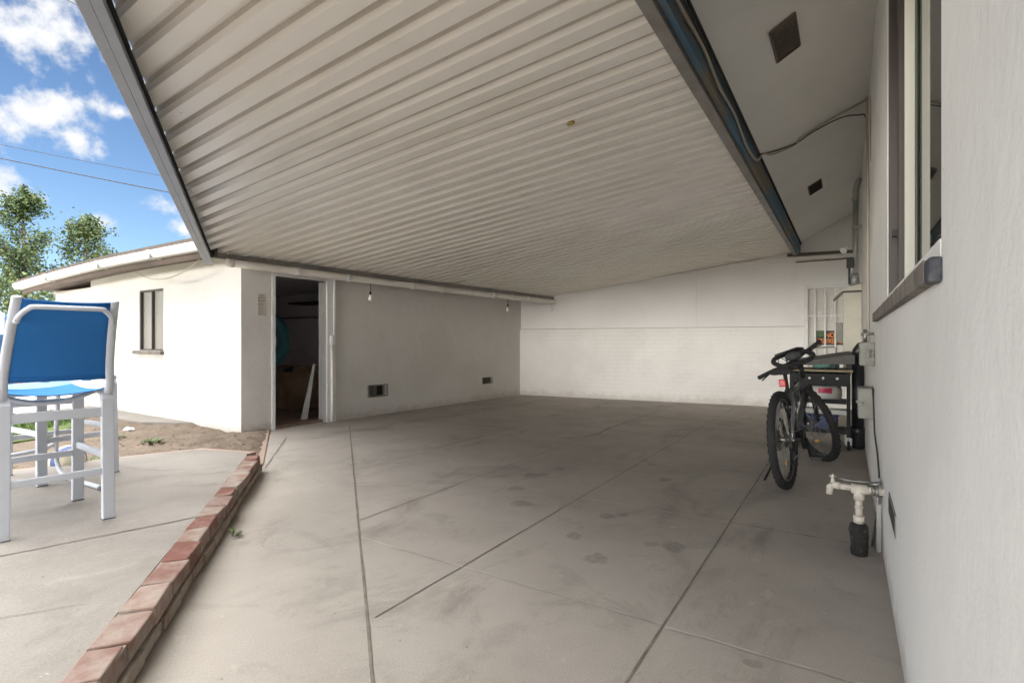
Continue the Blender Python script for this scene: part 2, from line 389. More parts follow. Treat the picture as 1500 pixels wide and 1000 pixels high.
M_bronze = mat('dark_bronze_frame', (.075, .062, .055), .5)
M_sill = mat('worn_grey_sill', (.25, .22, .19), .8, col2=(.13, .11, .1), vscale=9, bump=.4, bscale=40)
M_sillend = mat('dark_sill_end', (.045, .047, .06), .7, col2=(.10, .10, .11), vscale=30, vlo=.5, vhi=.65)
M_cream = mat('cream_window_stile', (.58, .57, .49), .5)
def glassy(name, col, rough=.03, ior=1.5, wob=0):
    m, t = new_mat(name, rough); t.p.inputs['Base Color'].default_value = (*col, 1); t.p.inputs['IOR'].default_value = ior; t.p.inputs['Specular IOR Level'].default_value = .8
    if wob: t.l.new(t.bump(t.noise(1.3, 2), wob, .02), t.p.inputs['Normal'])
    return m
M_pane = glassy('dark_window_glass', (.03, .034, .03), .02, 1.7)
M_pane_curtain = glassy('glass_over_pale_blind', (.62, .60, .55), .2)
_n, _l = M_pane_curtain.node_tree.nodes, M_pane_curtain.node_tree.links
_t = _n.new('ShaderNodeBsdfTranslucent'); _t.inputs[0].default_value = (.85, .83, .80, 1); _m = _n.new('ShaderNodeMixShader'); _m.inputs[0].default_value = .55
_l.new(_n['Principled BSDF'].outputs[0], _m.inputs[1]); _l.new(_t.outputs[0], _m.inputs[2]); _l.new(_m.outputs[0], _n['Material Output'].inputs['Surface'])
M_screen = mat('vent_mesh', (.17, .145, .12), .9, col2=(.26, .22, .18), vscale=60)
M_ventdark = mat('vent_shadow', (.05, .04, .033), .95)
M_rust = mat('rust', (.28, .13, .045), .9)
M_black = mat('black_plastic', (.014, .014, .015), .5)
M_rubber = mat('black_rubber', (.017, .017, .017), .8, bump=.2, bscale=80)
M_abs = mat('black_drain_pipe', (.016, .017, .02), .38)
M_frame = mat('graphite_frame_paint', (.055, .057, .06), .3, coat=.5)
M_alloy = mat('brushed_alloy', (.45, .45, .45), .35, 1)
M_steel = mat('dull_steel', (.30, .30, .29), .45, .9)
M_red = mat('red_plastic', (.50, .02, .02), .3)
M_yellow = mat('amber_reflector', (.6, .35, .03), .3)
M_wire = mat('pale_cable', (.40, .36, .30), .6)
M_wire_dark = mat('dark_cable', (.05, .045, .04), .6)
M_box_grey = mat('grey_green_box', (.25, .25, .222), .6, col2=(.19, .19, .165), vscale=8)
M_box_cream = mat('aged_cream_enamel', (.52, .50, .42), .5, col2=(.44, .42, .34), vscale=5)
M_galv = mat('galvanised_conduit', (.36, .37, .35), .45, .4)
M_bulb = glassy('milky_bulb_glass', (.78, .77, .74), .15)
M_blue_sling = mat('blue_sling_fabric', (.009, .16, .48), .75, col2=(.009, .14, .43), vscale=2, sheen=.25, bump=.25, bscale=260, bdist=.001)
M_lit_sling = mat('lit_blue_sling', (.035, .165, .40), .85, col2=(.045, .18, .43), vscale=3, spec=.15, bump=.25, bscale=260, bdist=.001)  # back fabric again, paler to stand in for light falling on the seat
M_stool = mat('white_powder_coat', (.57, .60, .655), .45, col2=(.53, .555, .60), vscale=6)
M_foot = mat('grey_glide', (.12, .12, .12), .7)
M_leaf = mat('leaf_green', (.06, .10, .034), .6, col2=(.038, .07, .022), vscale=1.5)
M_leaf2 = mat('leaf_yellow_green', (.10, .135, .036), .55, col2=(.065, .10, .026), vscale=1.5)
M_bark = mat('bark', (.12, .09, .065), .95, bump=.6, bscale=20)
M_grass = mat('grass_blades', (.05, .115, .017), .7, col2=(.09, .145, .03), vscale=3)
M_grassbase = mat('lawn_soil', (.06, .12, .022), .95, col2=(.12, .14, .04), vscale=4)
M_fence = mat('brown_fence_boards', (.26, .16, .10), .9, col2=(.18, .11, .07), vscale=5, stretch=(1, 1, .2))
M_card = mat('cardboard', (.46, .32, .21), .85, col2=(.29, .2, .13), vscale=4)

# ------------------------------------------------------------------ ground and paving (the setting)
m = MB(); N = 40
g = obj('ground', MB().grid(lambda u, v: Vector((-160+320*u, -160+320*v, -.03)), 4, 4), M_dirt, world=False); tag(g, kind='structure')
dx = MB()
def dirt_h(x, y):
    k = min(1, max(0, (-4.6-x)/.6)); 
    d = ((x+6.2)*(2.8-4.02)-(y-4.02)*(-4.5+6.2))/2.092
    h = .004 + k*(.035*mnoise.noise((x*1.3, y*1.3, 0)) + .018*mnoise.noise((x*5, y*5, 2)) + .012*mnoise.noise((x*13, y*13, 5)) + .025)
    return min(h, d*.35+.012*mnoise.noise((x*6, y*6, 9))) if x > -6.4 else h
dx.grid(lambda u, v: Vector((-10.7+6.6*u, -1+5.4*v, dirt_h(-10.7+6.6*u, -1+5.4*v))), 150, 120)
tag(obj('dirt', dx, M_dirt, world=False), kind='structure')
e = Vector((.7716, -.6362, 0)); nv = Vector((.6362, .7716, 0))
def en(s, n, z=0): p = e*s+nv*n; return Vector((p.x, p.y, z))
drive = MB().poly([(-6.2,4.02,.045), (-6.2,10.2,.045), (.4,10.6,.045), (.4,-1.6,.045), tuple(en(.9,-.66,.045)), tuple(en(-4.98,-.66,.045)), (-4.5,2.80,.045)])
for v in drive.v: v.z = 0.0
# lift of the dirt stays below the slab because the slab edge is bevelled down
floor = obj('carport_floor', drive, M_floor, world=False); tag(floor, kind='structure')
for v in floor.data.vertices: v.co.z = .0
floor.location.z = 0.0
edge = MB().prism([(-6.2,4.02), (-6.2,10.2), (.4,10.6), (.4,-1.6), tuple(en(.9,-.66))[:2], tuple(en(-4.98,-.66))[:2], (-4.5,2.80)], -.2, -.002)
obj('floor_edge', edge, M_floor, floor, world=False)
def strip(mb, pts, w, z=.003, jit=.3, seg=.12, seed=0):
    rnd = random.Random(seed); L = []
    for a, b in zip(pts[:-1], pts[1:]):
        a, b = Vector((*a, 0)), Vector((*b, 0)); n = max(1, int((b-a).length/seg))
        for i in range(n): L.append(a.lerp(b, i/n))
    L.append(Vector((*pts[-1], 0))); vs = []; 
    for i, p in enumerate(L):
        t = (L[min(i+1, len(L)-1)]-L[max(i-1, 0)]).normalized(); q = Vector((-t.y, t.x, 0)); o = rnd.uniform(-1, 1)*w*jit
        ww = w*(1+rnd.uniform(-jit, jit))
        vs += [p+q*(o+ww/2)+Vector((0,0,z)), p+q*(o-ww/2)+Vector((0,0,z))]
    mb._add(vs, [(2*i, 2*i+1, 2*i+3, 2*i+2) for i in range(len(L)-1)])
jd, jl = MB(), MB()
strip(jd, [(-5.52,4.69), (.2,-.04)], .011, .004, .12, .25, 1)
strip(jd, [(-5.5,3.75), (-4.33,2.745)], .014, .003, .3, .1, 2)
strip(jd, [(-2.575,2.26), (-2.565,9.85)], .007, .003, .12, .3, 3)
strip(jd, [(-1.615,1.50), (-1.60,9.9)], .007, .003, .12, .3, 4)
strip(jd, [(-.612,.66), (-.60,10.0)], .008, .003, .12, .3, 5)
strip(jd, [(-3.6,3.2), (-3.66,9.6)], .006, .0028, .4, .1, 6)
strip(jl, [(-2.36,2.07), (-.615,2.075)], .011, .0034, .3, .08, 7)
strip(jl, [(-.6,2.065), (.16,2.066)], .012, .0034, .4, .05, 8)
strip(jl, [(-3.52,3.455), (-.61,3.46)], .007, .0034, .4, .08, 9)
strip(jd, [(-.6,3.47), (.16,3.47)], .007, .0034, .4, .08, 10)
strip(jd, [(-5.2,4.86), (-.6,4.86)], .005, .0032, .4, .1, 11)
strip(jd, [(-2.57,6.25), (-.6,6.35)], .010, .0034, .4, .1, 12)
strip(jd, [(-5.6,7.6), (-.6,7.8)], .012, .0036, .4, .1, 13)
for i, cr_ in enumerate([[(-3.9,2.55), (-3.7,2.75), (-3.55,2.72), (-3.3,2.95)], [(-2.4,3.0), (-2.2,3.2), (-2.25,3.6), (-2.0,3.9), (-1.95,4.3)], [(-4.8,5.5), (-4.4,5.2), (-4.0,5.3), (-3.7,5.1)], [(-1.4,5.2), (-1.2,5.5), (-.9,5.5), (-.65,5.8)], [(-2.9,1.8), (-2.8,1.79), (-2.72,1.70), (-2.6,1.68)]]): strip(jd, cr_, .0025, .003, .9, .03, 40+i)
arc = [(-2.565,7.5), (-2.58,6.34), (-2.53,5.9), (-2.6,5.62), (-2.8,5.40)]
strip(jd, arc, .018, .0042, .2, .1, 14)
arc2 = [(-3.30,5.44), (-3.42,5.56), (-3.38,5.66)]
strip(jd, arc2, .014, .0042, .2, .05, 15)
obj('expansion_joint', jd, M_joint, floor, world=False, recalc=False)
obj('scored_line', jl, M_joint_light, floor, world=False, recalc=False)
# patio slab
PZ = .14
pp = [(-4.47,2.66), (-5.0,2.50), (-5.18,2.0), (-5.40,1.1), (-6.6,-2.5), (-7.5,-9), (1.2,-9), tuple(en(.9,-.768))[:2], tuple(en(-4.97,-.768))[:2]]
patio = obj('patio', MB().prism(pp, -.1, PZ), M_patio, world=False); tag(patio, kind='structure')
pj = MB()
strip(pj, [(-3.5,-.1), (-3.24,.85), (-3.06,1.53)], .012, PZ+.003, .3, .06, 20)
strip(pj, [(-2.62,.45), (-2.40,.80)], .004, PZ+.003, .6, .05, 21)
strip(pj, [(-5.0,1.85), (-4.75,1.84), (-4.4,1.92), (-4.3,2.03)], .005, PZ+.003, .7, .05, 22)
strip(pj, [(-4.05,2.0), (-3.95,2.13), (-3.97,2.2)], .006, PZ+.003, .7, .04, 23)
strip(pj, [(-3.9,1.7), (-3.7,1.9), (-3.62,2.0)], .003, PZ+.003, .7, .04, 24)
strip(pj, [(-2.2,.3), (-2.9,.2), (-3.4,.35)], .003, PZ+.003, .7, .04, 25)
obj('patio_joint', pj, M_joint, patio, world=False, recalc=False)
pb = MB().prism([(-4.47,2.672), (-5.005,2.515), (-5.195,2.0), (-5.42,1.1), (-6.6,-2.5), (-6.7,-2.5), (-5.50,1.12), (-5.27,2.03), (-5.07,2.58), (-4.49,2.76)], -.1, PZ-.012)
obj('patio_border', pb, M_band, patio, world=False)
tag(obj('brick_band', MB().prism([(-6.15,3.96), (-6.15,3.7), (-4.62,2.66), (-4.45,2.80)], -.1, .012), M_band, world=False), kind='structure')
tag(obj('path', MB().prism([(-30,-8), (-10.2,-8), (-10.35,1.6), (-10.9,4.5), (-30,9)], -.1, .035), M_path, world=False), kind='structure')
tag(obj('side_path', MB().prism([(-10.6,3.6), (-7.3,3.6), (-7.9,3.25), (-10.5,3.1)], -.1, .05), M_patio, world=False), kind='structure')

# ------------------------------------------------------------------ brick edging of the patio
M_br = mat('worn_red_brick', (.19, .10, .078), .85, col2=(.28, .22, .185), vscale=6, vdetail=10, vlo=.40, vhi=.60, bump=.7, bscale=28, bdist=.008)
M_mort = mat('old_mortar', (.31, .28, .245), .95, col2=(.21, .185, .155), vscale=8, bump=.8, bscale=40)
edging = thing('brick_edging', en(-2.4, -.715), 'low kerb of worn red bricks running along the edge of the raised patio', 'brick edging')
bt, bf = MB(), MB(); rnd = random.Random(3); s = -4.97
while s < .85:
    w = rnd.uniform(.185, .235); z1 = PZ+rnd.uniform(.002, .012); a = s+.007; b = s+w-.007
    o0, o1 = -.655+rnd.uniform(-.008, .008), -.764+rnd.uniform(-.004, .004)
    pts = [en(a, o0), en(b, o0+rnd.uniform(-.006, .006)), en(b, o1), en(a, o1)]
    bt.prism([(p.x, p.y) for p in pts], PZ-.062, z1); s += w
    for v in bt.v[-4:]: v += Vector((rnd.uniform(-.007,.007), rnd.uniform(-.007,.007), rnd.uniform(-.006,.004)))
s = -4.97
while s < .85:
    w = rnd.uniform(.19, .25); a = s+.008; b = s+w-.008; o0 = -.643+rnd.uniform(-.006, .006)
    pts = [en(a, o0), en(b, o0), en(b, -.74), en(a, -.74)]
    bf.prism([(p.x, p.y) for p in pts], .012, PZ-.078); s += w
M_br2 = mat('pale_worn_brick', (.235, .145, .113), .85, col2=(.33, .28, .24), vscale=7, vdetail=10, vlo=.40, vhi=.62, bump=.7, bscale=28, bdist=.008)
M_br3 = mat('dark_red_brick', (.175, .072, .055), .85, col2=(.26, .175, .14), vscale=7, vdetail=10, vlo=.48, vhi=.68, bump=.7, bscale=28, bdist=.008)
to_ = obj('top_course', bt, [M_br, M_br2, M_br3], edging, bevel=.006)
rb = random.Random(12); pick = [rb.choice((0, 1, 1, 2, 0)) for _ in range(len(to_.data.polygons)//6+1)]
for i, pl in enumerate(to_.data.polygons): pl.material_index = pick[i//6]
M_brf = mat('mortar_smeared_brick', (.23, .165, .125), .9, col2=(.32, .28, .235), vscale=5, vdetail=9, vlo=.4, vhi=.6, bump=.8, bscale=30, bdist=.008)
obj('face_course', bf, M_brf, edging, bevel=.006)
mo = MB(); mo.prism([tuple(en(-4.965,-.662))[:2], tuple(en(.85,-.662))[:2], tuple(en(.85,-.767))[:2], tuple(en(-4.965,-.767))[:2]], -.01, PZ-.0035)
obj('mortar', mo, M_mort, edging)

# ------------------------------------------------------------------ left outbuilding
lw0, lw1 = Vector((-6.17, 3.60, 0)), Vector((-5.785, 9.55, 0))
def LP(t, z=0, o=0):                                   # t metres along the door wall, o metres out of it
    d = (lw1-lw0); L = d.length; d.normalize(); q = Vector((d.y, -d.x, 0)); p = lw0+d*t+q*o; return Vector((p.x, p.y, z))
LL = (lw1-lw0).length
def lbox(mb, t0, t1, o0, o1, z0, z1):
    p = [LP(t0,0,o0), LP(t1,0,o0), LP(t1,0,o1), LP(t0,0,o1)]; return mb.prism([(q.x, q.y) for q in p], z0, z1)
outb = thing('outbuilding', (-8.4, 6.5, 0), 'low white stucco outbuilding with an open doorway and brown shingle eave', 'outbuilding')
D0, D1, DH = .42, 1.17, 1.95
w = MB()
lbox(w, 0, D0, -.15, 0, -.05, 2.2); lbox(w, D0, D1, -.15, 0, DH, 2.2)
V1, V2 = (1.90, 2.24, .295, .445), (4.58, 4.90, .305, .43)
lbox(w, D1, V1[0], -.15, 0, -.05, 2.2); lbox(w, V1[0], V1[1], -.15, 0, -.05, V1[2]); lbox(w, V1[0], V1[1], -.15, 0, V1[3], 2.2)
lbox(w, V1[1], V2[0], -.15, 0, -.05, 2.2); lbox(w, V2[0], V2[1], -.15, 0, -.05, V2[2]); lbox(w, V2[0], V2[1], -.15, 0, V2[3], 2.2); lbox(w, V2[1], LL+.3, -.15, 0, -.05, 2.2)
obj('door_wall', w, M_stucco_left, outb)
w = MB(); W0, W1, WZ0, WZ1 = -8.85, -8.10, .99, 1.87
w.box(-10.6, W0, 3.612, 3.76, -.05, 2.4); w.box(W1, -6.171, 3.602, 3.76, -.05, 2.4); w.box(W0, W1, 3.61, 3.76, -.05, WZ0); w.box(W0, W1, 3.61, 3.76, WZ1, 2.4)
w.box(-10.6, -10.45, 3.77, 9.5, -.05, 2.2)
obj('side_wall', w, M_stucco_side, outb)
w = MB(); w.box(-10.44, -6.3, 6.9, 7.0, 0, 2.19); w.box(-10.44, -6.35, 3.8, 6.89, 2.1, 2.19)
obj('room_wall', w, M_inner, outb)
obj('room_floor', MB().box(-10.44, -6.17, 3.78, 6.89, -.02, .03), mat('stained_room_floor', (.30, .19, .14), .8, col2=(.2, .14, .11), vscale=3), outb)
# window in the side wall
win = obj('window', MB().box(W0+.01, W1-.01, 3.655, 3.665, WZ0+.01, WZ1-.01), M_pane_curtain, outb)
fr = MB()
for x0, x1 in ((W0, W0+.03), (W1-.016, W1), ((W0+W1)/2-.012, (W0+W1)/2+.008)): fr.box(x0, x1, 3.616, 3.652, WZ0, WZ1)
fr.box(W0+.031, W1-.017, 3.618, 3.650, WZ0, WZ0+.02); fr.box(W0+.031, W1-.017, 3.618, 3.650, WZ1-.025, WZ1)
obj('frame', fr, M_bronze, win, bevel=.003)
obj('sill', MB().box(W0-.09, W1+.02, 3.55, 3.64, WZ0-.055, WZ0-.003), M_sill, win, bevel=.006)
# roof of the outbuilding with eaves
rf = MB()
def roof_pt(x, y):
    sag = .12*max(0, (-8.2-x)/4.2)**1.6
    return 2.27-sag + (y-3.15)*.045
NX = 24
def roofslab(u, v, dz): x = -12.45+(-5.05+12.45)*u; y = 3.13+6.9*v; return Vector((x if v > .05 or u < 1 else -6.1, y, roof_pt(x, y)+dz))
xs = [-12.45+i*(6.35/NX) for i in range(NX+1)]
for a, b in zip(xs[:-1], xs[1:]):
    rf._add([(a,3.13,roof_pt(a,3.13)), (b,3.13,roof_pt(b,3.13)), (b,10.2,roof_pt(b,10.2)), (a,10.2,roof_pt(a,10.2)),
             (a,3.13,roof_pt(a,3.13)+.045), (b,3.13,roof_pt(b,3.13)+.045), (b,10.2,roof_pt(b,10.2)+.045), (a,10.2,roof_pt(a,10.2)+.045)],
            [(3,2,1,0),(4,5,6,7),(0,1,5,4),(2,3,7,6)])
_a=[(-6.25,3.13,2.215),(-5.95,3.13,2.225),(-4.72,10.3,2.16),(-6.3,10.3,2.16)]
rf._add(_a+[(x,y,z+.1) for x,y,z in _a],[(3,2,1,0),(4,5,6,7),(0,1,5,4),(1,2,6,5),(2,3,7,6),(3,0,4,7)])
obj('roof', rf, M_shingle, outb)
fa = MB()
for a, b in zip(xs[:-1], xs[1:]):
    za, zb = roof_pt(a,3.13), roof_pt(b,3.13)
    fa._add([(a,3.24,za-.175),(b,3.24,zb-.175),(b,3.28,zb-.175),(a,3.28,za-.175),(a,3.24,za),(b,3.24,zb),(b,3.28,zb),(a,3.28,za)], [(3,2,1,0),(0,1,5,4),(1,2,6,5),(2,3,7,6),(3,0,4,7)])
for a, b in zip(xs[:-1], xs[1:]):
    za, zb = roof_pt(a,3.3)-.10, roof_pt(b,3.3)-.10
    fa._add([(a,3.281,za),(b,3.281,zb),(b,3.9,zb),(a,3.9,za),(a,3.281,za+.02),(b,3.281,zb+.02),(b,3.9,zb+.02),(a,3.9,za+.02)], [(3,2,1,0),(0,1,5,4),(2,3,7,6)])
obj('fascia', fa, M_wood_grey, outb)
sf = MB()
sf.box(-12.3, -10.62, 3.62, 9.5, 1.98, 2.02)
sf.box(-12.3, -10.61, 3.66, 3.74, 1.78, 1.98)
obj('porch_ceiling', sf, M_stucco_side, outb)
gu = MB()
for i, (a, b) in enumerate(zip(xs[:-1], xs[1:])):
    za, zb = roof_pt(a,3.13)-.012, roof_pt(b,3.13)-.012
    prof = [(3.232,0), (3.232,-.09), (3.13,-.095), (3.10,-.045), (3.092,0), (3.10,0), (3.11,-.04), (3.14,-.085), (3.222,-.082), (3.224,0)]
    vs = [(a, y, za+z) for y, z in prof]+[(b, y, zb+z) for y, z in prof]; n = len(prof)
    fs = [(k, (k+1) % n, n+(k+1) % n, n+k) for k in range(n)]
    if i == 0: fs.append(list(range(n))); gu._add([(a-.002,3.095,za),(a-.002,3.23,za),(a-.002,3.23,za-.09),(a-.002,3.13,za-.095),(a-.002,3.10,za-.045)], [(0,1,2,3,4)])
    if i == NX-1: fs.append(list(range(n, 2*n)))
    gu._add(vs, fs)
gut = obj('gutter', gu, M_gutter, outb)
for x in (-10.9, -8.9, -7.35): z = roof_pt(x,3.13); obj('gutter_strap', MB().box(x-.035, x+.035, 3.086, 3.10, z-.110, z-.008).box(x-.035, x+.035, 3.10, 3.24, z-.113, z-.108), M_gutter, gut)
# door casing
dc = MB()
lbox(dc, D1, D1+.10, -.17, .03, .0, DH+.06); lbox(dc, D0-.035, D0+.012, -.17, .012, -.02, DH+.06); lbox(dc, D0+.013, D1-.001, -.17, .028, DH, DH+.055)
lbox(dc, D1+.10, D1+.135, .0, .045, .0, DH+.075); lbox(dc, D0-.035, D1+.099, .0, .035, DH+.0555, DH+.075)
obj('door_casing', dc, mat('peeling_white_paint', (.77, .77, .76), .55, col2=(.66, .64, .61), vscale=14, vlo=.55, vhi=.7, bump=.3, bscale=40), outb, bevel=.003)
for k, V in enumerate((V1, V2)):
    vb = MB(); lbox(vb, V[0], V[1], -.14, -.10, V[2], V[3])
    ve = obj('foundation_vent', vb, M_ventdark, outb)
    f_ = MB(); t0, t1, z0, z1 = V; o1 = .018 if k == 0 else .004
    lbox(f_, t0-.02, t0, -.1, o1, z0-.02, z1+.02); lbox(f_, t1, t1+.02, -.1, o1, z0-.02, z1+.02); lbox(f_, t0, t1, -.1, o1, z0-.02, z0); lbox(f_, t0, t1, -.1, o1, z1, z1+.02)
    obj('vent_frame', f_, M_box_grey if k == 0 else M_stucco_left, ve)
    s_ = MB()
    if k == 0: lbox(s_, t0+.16, t0+.21, -.09, -.07, z0, z1); lbox(s_, t0, t0+.16, -.095, -.085, z0, z1)
    else:
        for i in range(9): lbox(s_, t0+.02+i*.033, t0+.028+i*.033, -.05, -.03, z0, z1)
    obj('vent_screen', s_, mat('vent_plate', (.22, .19, .17), .8) if k == 0 else M_screen, ve)
obj('roof_stack', MB().box(-13.6, -11.75, 5.2, 6.4, 2.2, 2.93), M_tan, outb)
# sagging cable below the eave
cb = MB().tube([Vector((-8.2+1.7*t, 3.30, 2.06-.16*4*t*(1-t)+.05*t)) for t in [i/12 for i in range(13)]], .008, 6)
tag(obj('eave_cable', cb, M_wire), 'thin cable sagging under the eave of the white outbuilding', 'cable')
# things in and on the outbuilding
nt = MB(); lbox(nt, .20, .31, .002, .007, 1.44, 1.715)
note = obj('notice_board', nt, mat('yellowed_sign', (.60, .56, .49), .6, col2=(.54, .49, .42), vscale=12)); tag(note, 'small yellowed metal notice screwed to the wall left of the doorway', 'sign')
pr = MB(); rnd = random.Random(5)
for zz, segs in [(1.690,[(.035,.075)]), (1.662,[(.008,.052),(.062,.10)]), (1.628,[(.008,.052),(.060,.098)]), (1.603,[(.03,.07)]), (1.585,[(.006,.035),(.045,.09)]), (1.571,[(.012,.08)]), (1.555,[(.008,.03),(.05,.07)]), (1.538,[(.018,.045),(.055,.075),(.09,.102)]), (1.52,[(.01,.05),(.06,.08)]), (1.503,[(.02,.05)]), (1.482,[(.012,.075)]), (1.462,[(.015,.07),(.09,.1)])]:
    h = .012 if zz > 1.62 else .005
    for a, b in segs:
        x = a
        while x < b-.003:
            ww = rnd.uniform(.004, .009); lbox(pr, .20+x, .20+min(b, x+ww), .0071, .0078, zz-h/2, zz+h/2); x += ww+.0022
obj('print', pr, mat('dark_print', (.10, .085, .07), .8), note)
sp = thing('standpipe', LP(1.24, 0, .03), 'capped white plastic pipe standing against the wall right of the doorway', 'pipe')
obj('pipe', MB().tube([LP(1.245,.0,.035), LP(1.25,.35,.035), LP(1.245,.8,.04), LP(1.24,1.10,.035)], .022, 12), M_pvc, sp)
obj('cap', MB().lathe([(0,1.21),(.028,1.205),(.031,1.19),(.031,1.09),(.024,1.075)], 14, LP(1.24,0,.035)), M_white, sp)
# store room contents
bd = MB().extr([Vector((-6.40,4.60,.03)), Vector((-6.40,4.695,.03)), Vector((-6.33,4.775,.80)), Vector((-6.33,4.75,.80))], (-.02,.0,.01))
tag(obj('leaning_board', bd, mat('white_primed_board', (.70, .69, .67), .6)), 'narrow white board leaning inside the doorway against the right jamb', 'board')
bx = thing('cardboard_box', (-7.7, 5.5, .03), 'large brown cardboard box on the floor of the dark store room', 'box')
obj('carton', MB().box(-7.95,-7.45,5.2,5.75,.03,.62), M_card, bx, bevel=.01)
fl = MB(); fl.cbox((-7.95,5.475,.66),(.02,.55,.14), Matrix.Rotation(R(-25),3,'Y')); fl.cbox((-7.45,5.475,.66),(.02,.55,.14), Matrix.Rotation(R(30),3,'Y'))
obj('flap', fl, M_card, bx)
obj('packing', MB().ball((-7.7,5.45,.63),(.2,.22,.09)), mat('dark_cloth', (.05,.05,.06), .9, bump=.8, bscale=14), bx)
rg = MB().tube([Vector((-7.45+.03*math.cos(a), 4.74+.27*math.cos(a), 1.13+.34*math.sin(a))) for a in [2*math.pi*i/28 for i in range(28)]], .10, 12, True)
tag(obj('swim_ring', rg, mat('teal_vinyl', (.05, .20, .26), .3, col2=(.08, .28, .33), vscale=4)), 'teal inflatable swim ring hanging in the dark store room', 'swim ring')
bn = thing('storage_bin', (-7.5, 6.35, .03), 'dark plastic bin standing behind the leaning board in the store room', 'bin')
obj('tub', MB().box(-7.75,-7.25,6.15,6.6,.03,.45), mat('navy_bin', (.05,.06,.11), .5), bn, bevel=.03)
obj('lid', MB().box(-7.78,-7.22,6.12,6.63,.452,.50), M_black, bn, bevel=.015)
bg2 = MB().ball((-7.5,6.37,.72),(.22,.2,.22)); 
for i, v in enumerate(bg2.v): v += Vector((mnoise.noise(v*5), mnoise.noise(v*5+Vector((9,0,0))), 0))*.05
tag(obj('duffel_bag', bg2, mat('charcoal_nylon', (.03,.03,.035), .7, bump=.5, bscale=15)), 'soft dark bag lying on the plastic bin in the store room', 'bag')
sh = thing('closet_shelf', (-7.6,6.7,0), 'dark shelf board across the back of the store room', 'shelf')
obj('board', MB().box(-9.4,-6.6,6.45,6.88,1.86,1.89), M_wood_grey, sh)
obj('bracket', MB().box(-8.0,-7.96,6.5,6.88,1.70,1.858), M_wood_grey, sh)
tag(obj('clothes_rail', MB().cyl((-10.4,6.1,1.56),(-6.35,6.1,1.56),.018), M_steel), 'dark metal clothes rail spanning the store room below the shelf', 'rail')
tag(obj('hanging_cord', MB().tube([(-7.62,6.05,2.08),(-7.62,6.05,1.5),(-7.63,6.06,1.15),(-7.6,6.05,1.0),(-7.61,6.05,.97)], [.007,.007,.007,.012,.02], 6), M_black), 'dark cord hanging from the store room ceiling', 'cord')

# ------------------------------------------------------------------ back boundary wall
bwall = thing('boundary_wall', (-2.9, 9.9, 0), 'long white wall at the far end with painted brick below a smooth panel', 'wall')
b0, b1 = Vector((-5.83, 9.415, 0)), Vector((.30, 10.20, 0)); bd_ = (b1-b0).normalized(); bq = Vector((bd_.y, -bd_.x, 0))
def BPt(t, z=0, o=0): p = b0+bd_*t+bq*o; return Vector((p.x, p.y, z))
def bbox(mb, t0, t1, o0, o1, z0, z1):
    p = [BPt(t0,0,o0), BPt(t1,0,o0), BPt(t1,0,o1), BPt(t0,0,o1)]; return mb.prism([(q.x, q.y) for q in p], z0, z1)
TD0, TD1 = 5.29, 5.985
def local_brick():
    mb = MB(); bbox(mb, -.3, TD0-.02, -.14, 0, -.05, 1.37)
    return obj('brick_base', mb, M_brickpaint, bwall)
local_brick()
up = MB()
def topz(t): return 2.02+.11*max(0, t-.8)
pts = [BPt(-.3,1.376,-.03), BPt(TD0-.02,1.365,-.03), BPt(TD0-.02,3.45,-.03), BPt(4.9,3.45,-.03), BPt(4.9,2.60,-.03), BPt(.8,2.05,-.03), BPt(-.3,2.02,-.03)]
up.extr(pts, -bq*.11)
bbox(up, TD0-.019, 6.6, -.14, -.03, 2.03, 3.45); bbox(up, TD1+.005, 6.6, -.14, -.03, -.05, 2.03)
obj('upper_panel', up, M_upper, bwall)
bat = MB(); bbox(bat, 3.55, 3.556, -.03, -.028, 1.37, 2.42); bbox(bat, -.02, .0, -.02, .006, 1.37, 2.02)
obj('panel_seam', bat, mat('panel_seam_line', (.70, .685, .655), .9), bwall)
crk = MB(); bbox(crk, -.1, TD0-.02, -.028, -.006, 1.366, 1.378)
obj('ledge_gap', crk, mat('ledge_line', (.20, .18, .16), .9, col2=(.36,.33,.30), vscale=4), bwall)  # thin darker line along the ledge
tr = MB(); tr.extr([BPt(5.02,2.555,0), BPt(6.2,2.56,0), BPt(6.2,2.60,0), BPt(5.02,2.605,0)], bq*.05)
obj('trim_board', tr, M_wood_grey, bwall)
fl = MB(); fl.extr([BPt(4.2,2.49,-.029), BPt(6.2,2.495,-.029), BPt(6.2,2.554,-.029), BPt(4.2,2.50,-.029)], bq*.06)
obj('flashing', fl, M_corr, bwall)
g_ = MB(); g_.extr([BPt(5.15,2.45,-.029), BPt(6.2,2.47,-.029), BPt(6.2,2.488,-.029), BPt(5.15,2.468,-.029)], bq*.025)
obj('wall_gap', g_, M_wood_grey, bwall)
